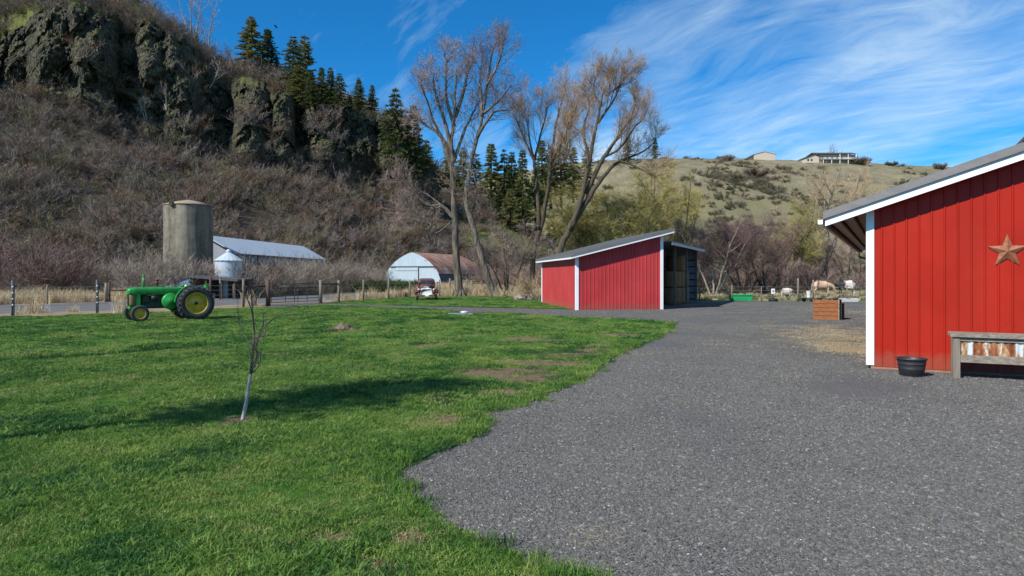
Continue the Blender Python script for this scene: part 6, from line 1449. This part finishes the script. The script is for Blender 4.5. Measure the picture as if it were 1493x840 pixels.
# ------------------------------------------------------------------ hillside brush, weeds, grass, stones
rnd = random.Random(99)
BR = [shrub_proto('brush_piece_%s' % 'abcdef'[i], 'brush', 300 + i, h=[2.4, 1.9, 2.9, 1.6, 3.2, 2.2][i], stems=[9, 11, 8, 10, 7, 10][i], twigs=[40, 48, 36, 40, 36, 44][i], spread=[.6, .9, .5, 1.0, .45, .7][i], w=.042, sub=4) for i in range(6)]
def scatter_hill(name, hl, n, protos, smin, smax, ok, label, sink=.1):
    P = []; Ro = []; Sc = []; Ix = []
    q = hl.P; A = np.linalg.norm(np.cross(q[1:, :-1] - q[:-1, :-1], q[:-1, 1:] - q[:-1, :-1]), axis=2)
    vis = (hl.px[:-1] > -330) & (hl.px[:-1] < 1650); A = A * vis[:, None] * (hl.K[:-1, :-1] < 3)
    cs = np.cumsum(A.reshape(-1)); tot = cs[-1]; m = A.shape[1]
    tries = 0
    while len(P) < n and tries < n * 12:
        tries += 1
        f = int(np.searchsorted(cs, rnd.random() * tot)); i, j = f // m, f % m
        if i >= A.shape[0] or j >= m: continue
        a, b = rnd.random(), rnd.random(); p = q[i, j] * (1 - a) * (1 - b) + q[i + 1, j] * a * (1 - b) + q[i, j + 1] * (1 - a) * b + q[i + 1, j + 1] * a * b
        pr = ok(hl.px[i], hl.py[i][j], hl.K[i][j], p)
        if rnd.random() > pr: continue
        P.append((p[0], p[1], p[2] - sink)); Ro.append(rz_tilt(.2)); s = rnd.uniform(smin, smax); Sc.append((s, s, s * rnd.uniform(.7, 1.1))); Ix.append(rnd.randrange(len(protos)))
    return scatter(name, protos, P, Ro, Sc, Ix, label)
def ok_left(px, py, k, p):
    if k == 1: return .16 * (noise.noise(Vector((p[0] * .1, p[1] * .1, p[2] * .14))) > .3)
    if k == 2: return 0.30 if px < 330 else .16
    d = 0.9
    if px > 670: d *= max(.06, 1 - (px - 670) / 50) if py < 380 else .5
    d *= 0.55 + 1.3 * noise.noise(Vector((p[0] * .09, p[1] * .09, 2)))
    return max(.04, min(1, d))
scatter_hill('hillside_brush', HL, 4600, BR, .45, 1.7, ok_left, 'tangled bare grey brown brush covering the slope under the cliff')
SG = [shrub_proto('sage_piece_%s' % 'abc'[i], 'sage', 340 + i, h=[1.5, 2.2, 1.2][i], stems=[14, 12, 14][i], twigs=[120, 110, 130][i], spread=1.0, w=.05, sub=6, up=.1) for i in range(3)]
def ok_right(px, py, k, p):
    if 1095 < px < 1255 and py < 245: return 0
    d = .08 + 1.1 * max(0, noise.noise(Vector((p[0] * .022, p[1] * .018, 5))) - .05)
    if py < 262: d *= .35
    if 1010 < px < 1150 and py > 255: d += .3
    return min(1, d)
scatter_hill('hillside_shrubs', HR, 1500, SG, .6, 1.5, ok_right, 'grey green shrubs dotted over the far grassy slope')
def area_scatter(name, protos, polys, n, ok, s0, s1, label, zf=lambda x, y: 0.0, tilt=.12):
    P = []; Ro = []; Sc = []; Ix = []
    for poly, cnt in polys:
        xs = [p[0] for p in poly]; ys = [p[1] for p in poly]; c = 0; t = 0
        while c < cnt and t < cnt * 25:
            t += 1; x, y = rnd.uniform(min(xs), max(xs)), rnd.uniform(min(ys), max(ys))
            if not inpoly(x, y, poly) or rnd.random() > ok(x, y): continue
            P.append((x, y, zf(x, y))); Ro.append(rz_tilt(tilt)); s = rnd.uniform(s0, s1); Sc.append((s, s, s * rnd.uniform(.75, 1.15))); Ix.append(rnd.randrange(len(protos))); c += 1
    return scatter(name, protos, P, Ro, Sc, Ix, label)
# brush at the foot of the slope, between verge and hill
FT = [shrub_proto('thicket_piece_%s' % 'abc'[i], 'thicket', 360 + i, h=[2.6, 2.0, 3.0][i], stems=[13, 14, 11][i], twigs=[52, 48, 48][i], spread=.4, w=.032, sub=4) for i in range(3)]
one = lambda x, y: 1.0
footpoly = [(-72, 62), (-40, 63), (-36, 68), (-33, 76), (-34, 100), (-24, 108), (-24, 128), (-8, 146), (-30, 150), (-60, 130), (-90, 92)]
def no_build(x, y):
    if 58.5 < y < BY and abs(x - BX * y / BY) < 1.45: return 0
    if math.hypot(x - SX, y - SY) < 2.6 or math.hypot(x - BX, y - BY) < 1.6: return 0
    v = Vector((x, y)) - Vector((p0.x, p0.y)); a, b = v.dot(TL.u.to_2d()), v.dot(TL.d.to_2d())
    if -.7 < a < LLn + .6 and -.2 < b < 7.2: return 0
    v = Vector((x, y)) - Vector((-18.6, 126.8)); a, b = v.dot(TA.u.to_2d()), v.dot(TA.d.to_2d())
    if abs(a) < 6.9 and -2 < b < 20: return 0
    return 1
front_strip = [(-29, 61.5), (-25, 61.5), (-22.5, 72), (-20, 90), (-20.5, 100), (-26.3, 100), (-28.4, 73), (-29, 66)]
area_scatter('roadside_brush', FT, [(footpoly, 900), (front_strip, 210), ([(-34, 60), (-30, 60), (-29, 65), (-34, 66)], 40)], 0, no_build, .6, 1.25, 'bare upright brush between the dry verge and the slope')
# dry grass along the far side of the road and round the trees
DG = [tuft('dry_tuft_%s' % 'abc'[i], 60, .38, [.75, .95, .6][i], .022, .55, 'dry_grass', 400 + i) for i in range(3)]
vpoly = road_far[::-1]; 
far_strip = [(p[0] - .4, p[1] + .5) for p in road_far[::-1]] + [(-14, 126), (-24, 112), (-25, 98), (-23, 80), (-26, 68), (-33, 62), (-42, 58), (-60, 56), (-75, 58)]
near_strip = densify(PX([(-60, 465), (0, 461.5), (100, 459), (240, 455.5), (330, 449), (385, 446.5), (385, 444.5), (320, 446.5), (160, 453.5), (0, 458), (-60, 463)]), 3)
tree_strip = densify(PX([(470, 440), (530, 437), (600, 433), (660, 431.5), (770, 433), (770, 425), (700, 425), (640, 427), (600, 430.5), (520, 436), (470, 439)]), 3)
area_scatter('dry_grass', DG, [(far_strip, 3000), (near_strip, 12), (tree_strip, 420), ([(2, 56), (5, 52), (5, 66), (0, 72)], 60)], 0, no_build, .6, 1.4, 'tall dry tan grass along the road verge')
WD = [shrub_proto('weed_piece_%s' % 'ab'[i], 'weed', 420 + i, h=[.9, 1.2][i], stems=12, twigs=46, spread=.5, w=.05, sub=3) for i in range(2)]
weedpoly = [(-19.5, 84), (-17, 84.5), (-13.5, 106), (-15.5, 112), (-20, 100)]
area_scatter('green_weeds', WD, [(weedpoly, 380)], 0, one, .7, 1.2, 'dark green weeds in front of the arched barn')
# pasture growth on the right
PS = [tuft('pasture_tuft_%s' % 'ab'[i], 40, .4, .28, .025, .6, ['weed', 'dry_grass'][i], 440 + i) for i in range(2)]
area_scatter('pasture_grass', PS, [([(14, 56), (44, 56), (70, 110), (12, 110)], 2600)], 0, one, .6, 1.3, 'rough pasture grass behind the wire fence')
RB = [shrub_proto('undergrowth_piece_%s' % 'abc'[i], ['twig_purple', 'brush', 'twig_grey'][i], 460 + i, h=[2.6, 2.2, 3.0][i], stems=10, twigs=44, spread=.7, w=.036, sub=4) for i in range(3)]
area_scatter('pasture_undergrowth', RB, [([(14, 76), (46, 84), (78, 110), (60, 150), (10, 150), (4, 92)], 420), ([(-9, 132), (10, 100), (10, 160), (-6, 165)], 130)], 0, one, .7, 1.5, 'bare purple and brown undergrowth at the back of the pasture')
# --- named shrubs
def bush(name, label, p, mat, seed, h, group=None, **k):
    o = shrub_proto(name, mat, seed, h=h, **k); o.location = p; return tag(o, label, 'shrub', group)
bush('shrub', 'large purple brown thicket at the left edge behind the dry grass', at(15, 62), 'twig_purple', 501, 6.0, stems=40, twigs=260, spread=.8, w=.04, sub=5)
bush('shrub', 'purple brown thicket right of the large one at the left edge', at(75, 64), 'twig_purple', 502, 4.6, stems=30, twigs=210, spread=.8, w=.04, sub=5)
bush('shrub', 'dark grey thicket between the purple thicket and the silo', at(135, 70), 'twig_grey', 503, 3.6, stems=26, twigs=180, spread=.9, w=.036, sub=5)
bush('shrub', 'grey upright bush at the foot of the concrete silo', at(246, 64.5), 'twig_grey', 504, 3.2, stems=26, twigs=170, spread=.45, w=.03, sub=5)
bush('shrub', 'grey bush between the concrete silo and the grain bin', at(300, 64), 'twig_grey', 505, 2.9, stems=20, twigs=150, spread=.4, w=.03, sub=5)
bush('shrub', 'bare bush in front of the long shed right of the grain bin', at(380, 70), 'twig_grey', 506, 3.4, stems=24, twigs=170, spread=.5, w=.03, sub=5)
bush('shrub', 'tan bush in front of the far end of the long shed', at(440, 84), 'twig_orange', 507, 3.2, stems=22, twigs=150, spread=.5, w=.032, sub=5)
bush('shrub', 'brown bramble beside the left wall of the small red shed', at(783, 58), 'twig_orange', 508, 2.4, stems=26, twigs=170, spread=.7, w=.028, sub=5)
bush('shrub', 'dark round bush right of the ridge house', HR.at(1252, 240), 'sage', 509, 4.4, stems=40, twigs=420, spread=1.6, w=.14, sub=3)
bush('shrub', 'dark low bush on the far ridge near the barn roof line', HR.at(1296, 242), 'sage', 510, 2.8, stems=36, twigs=380, spread=1.8, w=.14, sub=3)
bush('shrub', 'small round bush on the far ridge just above the barn roof', HR.at(1370, 247), 'sage', 511, 3.4, stems=36, twigs=380, spread=1.1, w=.14, sub=3)
bush('shrub', 'tiny dark bush on the far ridge left of the beige outbuilding', HR.at(1058, 235), 'sage', 512, 3.0, stems=26, twigs=260, spread=1.0, w=.14, sub=3)
bush('shrub', 'wide brown bush patch on the far slope below the beige outbuilding', HR.at(1098, 258), 'brush', 513, 5.0, stems=46, twigs=460, spread=2.4, w=.14, sub=3)

# --- lawn grass
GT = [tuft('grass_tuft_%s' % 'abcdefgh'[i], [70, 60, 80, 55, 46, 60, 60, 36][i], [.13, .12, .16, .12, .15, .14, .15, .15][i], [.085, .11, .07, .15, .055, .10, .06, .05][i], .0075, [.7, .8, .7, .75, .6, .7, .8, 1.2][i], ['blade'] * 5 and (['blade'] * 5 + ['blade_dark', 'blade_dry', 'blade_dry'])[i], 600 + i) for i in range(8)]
P = []; Ro = []; Sc = []; Ix = []
def lay_grass(n, r0, r1, s0, s1, poly, tall=.12):
    c = 0; t = 0
    while c < n and t < n * 12:
        t += 1; rr = math.sqrt(rnd.uniform(r0 * r0, r1 * r1)); a = R(rnd.uniform(-43, 30)); x, y = rr * math.sin(a), rr * math.cos(a)
        if not inpoly(x, y, poly): continue
        bq = bare(x, y); k = noise.noise(Vector((x * .55, y * .55, 21))); k2 = noise.noise(Vector((x * 2.2, y * 2.2, 5)))
        if rnd.random() < bq * .95 or rnd.random() > .86 + .6 * k + .35 * k2: continue
        s = rnd.uniform(s0, s1) * (1 + .45 * k + .25 * k2); zs = (.55 + .12 * s) * rnd.uniform(.6, 1.1) * (1 + .4 * k)
        zs *= .72
        k3 = noise.noise(Vector((x * .9, y * .6, 44))); k4 = noise.noise(Vector((x * .28, y * .2, 61)))
        kind = 3 if rnd.random() < tall * (1 + 2 * k) else rnd.choice((0, 1, 2, 4))
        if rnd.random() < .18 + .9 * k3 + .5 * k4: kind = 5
        elif rnd.random() < .16 - .8 * k3 - .5 * k4 + .8 * bq: kind = rnd.choice((6, 7)); zs *= .8
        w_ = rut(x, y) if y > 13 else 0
        if w_ > .35: kind = 5; zs *= 1.15  # dark blades in the ruts stand in for the bank's shade
        P.append((x, y, lawn_h(x, y) - .004)); Ro.append(rz_tilt(.2)); Sc.append((s, s, zs)); Ix.append(kind); c += 1
lay_grass(9500, 3.6, 10, .75, 1.15, lawn_poly); lay_grass(13000, 10, 20, .95, 1.4, lawn_poly); lay_grass(13000, 20, 48, 1.4, 2.1, lawn_poly, .06); lay_grass(2200, 40, 66, 1.6, 2.3, lawn2_poly, .05)
# ragged rim of longer grass along the gravel
E = [p for p in lawn_poly if 3 < p[1] < 40 and p[0] > -6]
for x, y in E:
    for _ in range(4):
        xx, yy = (x + rnd.gauss(-.13, .07), y + rnd.gauss(0, .08)) if rnd.random() < .93 else (x + rnd.gauss(.02, .09), y + rnd.gauss(0, .12))
        P.append((xx, yy, .012)); Ro.append(rz_tilt(.25)); s = rnd.uniform(.45, 1.05) * (1 + y / 40); Sc.append((s, s, min(s, .9))); Ix.append(rnd.choice((0, 1, 2, 3, 5)))
for r_ in RUTS:  # shade of the small bank drawn along the ruts as dark tufts
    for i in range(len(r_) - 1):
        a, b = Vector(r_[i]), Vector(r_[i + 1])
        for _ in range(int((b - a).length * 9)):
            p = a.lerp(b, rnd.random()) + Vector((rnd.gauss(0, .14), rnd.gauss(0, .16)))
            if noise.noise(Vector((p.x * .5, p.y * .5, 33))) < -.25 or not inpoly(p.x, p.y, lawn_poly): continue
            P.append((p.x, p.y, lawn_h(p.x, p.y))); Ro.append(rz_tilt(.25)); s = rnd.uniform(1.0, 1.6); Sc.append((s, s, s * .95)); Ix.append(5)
scatter('lawn_grass', GT, P, Ro, Sc, Ix, 'short green lawn grass', None)
# --- loose stones on the gravel
def stones(name, n, rad, s0, s1, seed):
    r = random.Random(seed); vs = []; fs = []; cols = []
    bm = bmesh.new(); bmesh.ops.create_icosphere(bm, subdivisions=1, radius=1); bv = [v.co.copy() for v in bm.verts]; bf = [tuple(v.index for v in f.verts) for f in bm.faces]; bm.free()
    for i in range(n):
        a = r.uniform(0, 6.283); d = rad * math.sqrt(r.random()); s = r.uniform(s0, s1) * (1.7 if r.random() < .05 else 1); q = Matrix.Rotation(r.uniform(0, 6.28), 3, 'Z') @ Matrix.Rotation(r.uniform(-.5, .5), 3, 'X'); sx, sy, sz = r.uniform(.7, 1.3), r.uniform(.6, 1), r.uniform(.4, .75); o = len(vs)
        u = r.random(); g = .062 + .085 * r.random() ** 1.2
        col = (g * 1.0, g * .99, g * .95) if u < .68 else ((g * 1.2, g * 1.1, g * .92) if u < .95 else (.215, .205, .19)); 
        if u > .996: col = (.45, .435, .41)
        for v in bv:
            j = 1 + r.uniform(-.2, .2); vs.append(q @ Vector((v.x * s * sx * j, v.y * s * sy * j, v.z * s * sz * j)) + Vector((d * math.cos(a), d * math.sin(a), s * sz * .35))); cols.append((*col, 1))
        fs += [tuple(k + o for k in f) for f in bf]
    me = bpy.data.meshes.new(name); me.from_pydata([tuple(v) for v in vs], [], fs); at_ = me.attributes.new('tone', 'FLOAT_COLOR', 'POINT'); at_.data.foreach_set('color', [x for c in cols for x in c])
    me.materials.append(MAT['stone_chip']); o = bpy.data.objects.new(name, me); COL.objects.link(o); return o
m, nt, b = new_mat('basalt chips'); nt.links.new(attr(nt, 'tone'), b.inputs['Base Color']); b.inputs['Roughness'].default_value = .85; b.inputs['Specular IOR Level'].default_value = .3; MAT['stone_chip'] = m
ST = [stones('stone_patch_%s' % 'abcd'[i], 520, .42, .004, .0125, 700 + i) for i in range(4)]
P = []; Ro = []; Sc = []; Ix = []
def lay_stones(n, r0, r1, s0, s1):
    c = 0
    while c < n:
        rr = math.sqrt(rnd.uniform(r0 * r0, r1 * r1)); a = R(rnd.uniform(-22, 42)); x, y = rr * math.sin(a), rr * math.cos(a)
        if inpoly(x - .12, y, lawn_poly) or not inpoly(x, y, gravel_poly): continue
        q = Vector((x - 7.71, y - 14.8)); 
        if q.dot(TB.d.to_2d()) > -.45 and q.dot(TB.u.to_2d()) > -.2: continue
        if rnd.random() > .62 + 1.1 * noise.noise(Vector((x * .45, y * .28, 12))): c += .45; continue
        P.append((x, y, .010)); Ro.append((0, 0, rnd.uniform(0, 6.28))); s = rnd.uniform(s0, s1); Sc.append((s, s, s)); Ix.append(rnd.randrange(4)); c += 1
lay_stones(750, 3.6, 9, .85, 1.15); lay_stones(900, 9, 16, .95, 1.3); lay_stones(1000, 16, 30, .9, 1.25); lay_stones(1100, 30, 54, 1.1, 1.6)
scatter('gravel_stones', ST, P, Ro, Sc, Ix, 'loose crushed grey stones on the gravel yard')
# --- straw by the barn corner
SW = [tuft('straw_piece_%s' % 'ab'[i], 46, .5, .05, .014, 4.0, 'dry_grass', 800 + i) for i in range(2)]
P = []; Ro = []; Sc = []; Ix = []
for px, py, rx, ry, n in ((1250, 510, .45, 1.2, 330), (1240, 492, .7, 1.5, 240), (1225, 480, 1.2, 2.0, 130), (1200, 495, 1.1, 1.6, 70), (1248, 455, 1.3, 4, 160), (862, 783, .16, .05, 3), (1200, 505, 3, 2.5, 25)):
    cx, cy = G(px, py)
    for _ in range(n):
        x, y = cx + rnd.gauss(0, rx), cy + rnd.gauss(0, ry)
        P.append((x, y, .018)); Ro.append((0, 0, rnd.uniform(0, 6.28))); s = rnd.uniform(.4, 1.0) * (.45 if py > 700 else 1); Sc.append((s, s, s * .5)); Ix.append(rnd.randrange(2))
scatter('straw', SW, P, Ro, Sc, Ix, 'scattered yellow straw on the gravel by the barn corner')
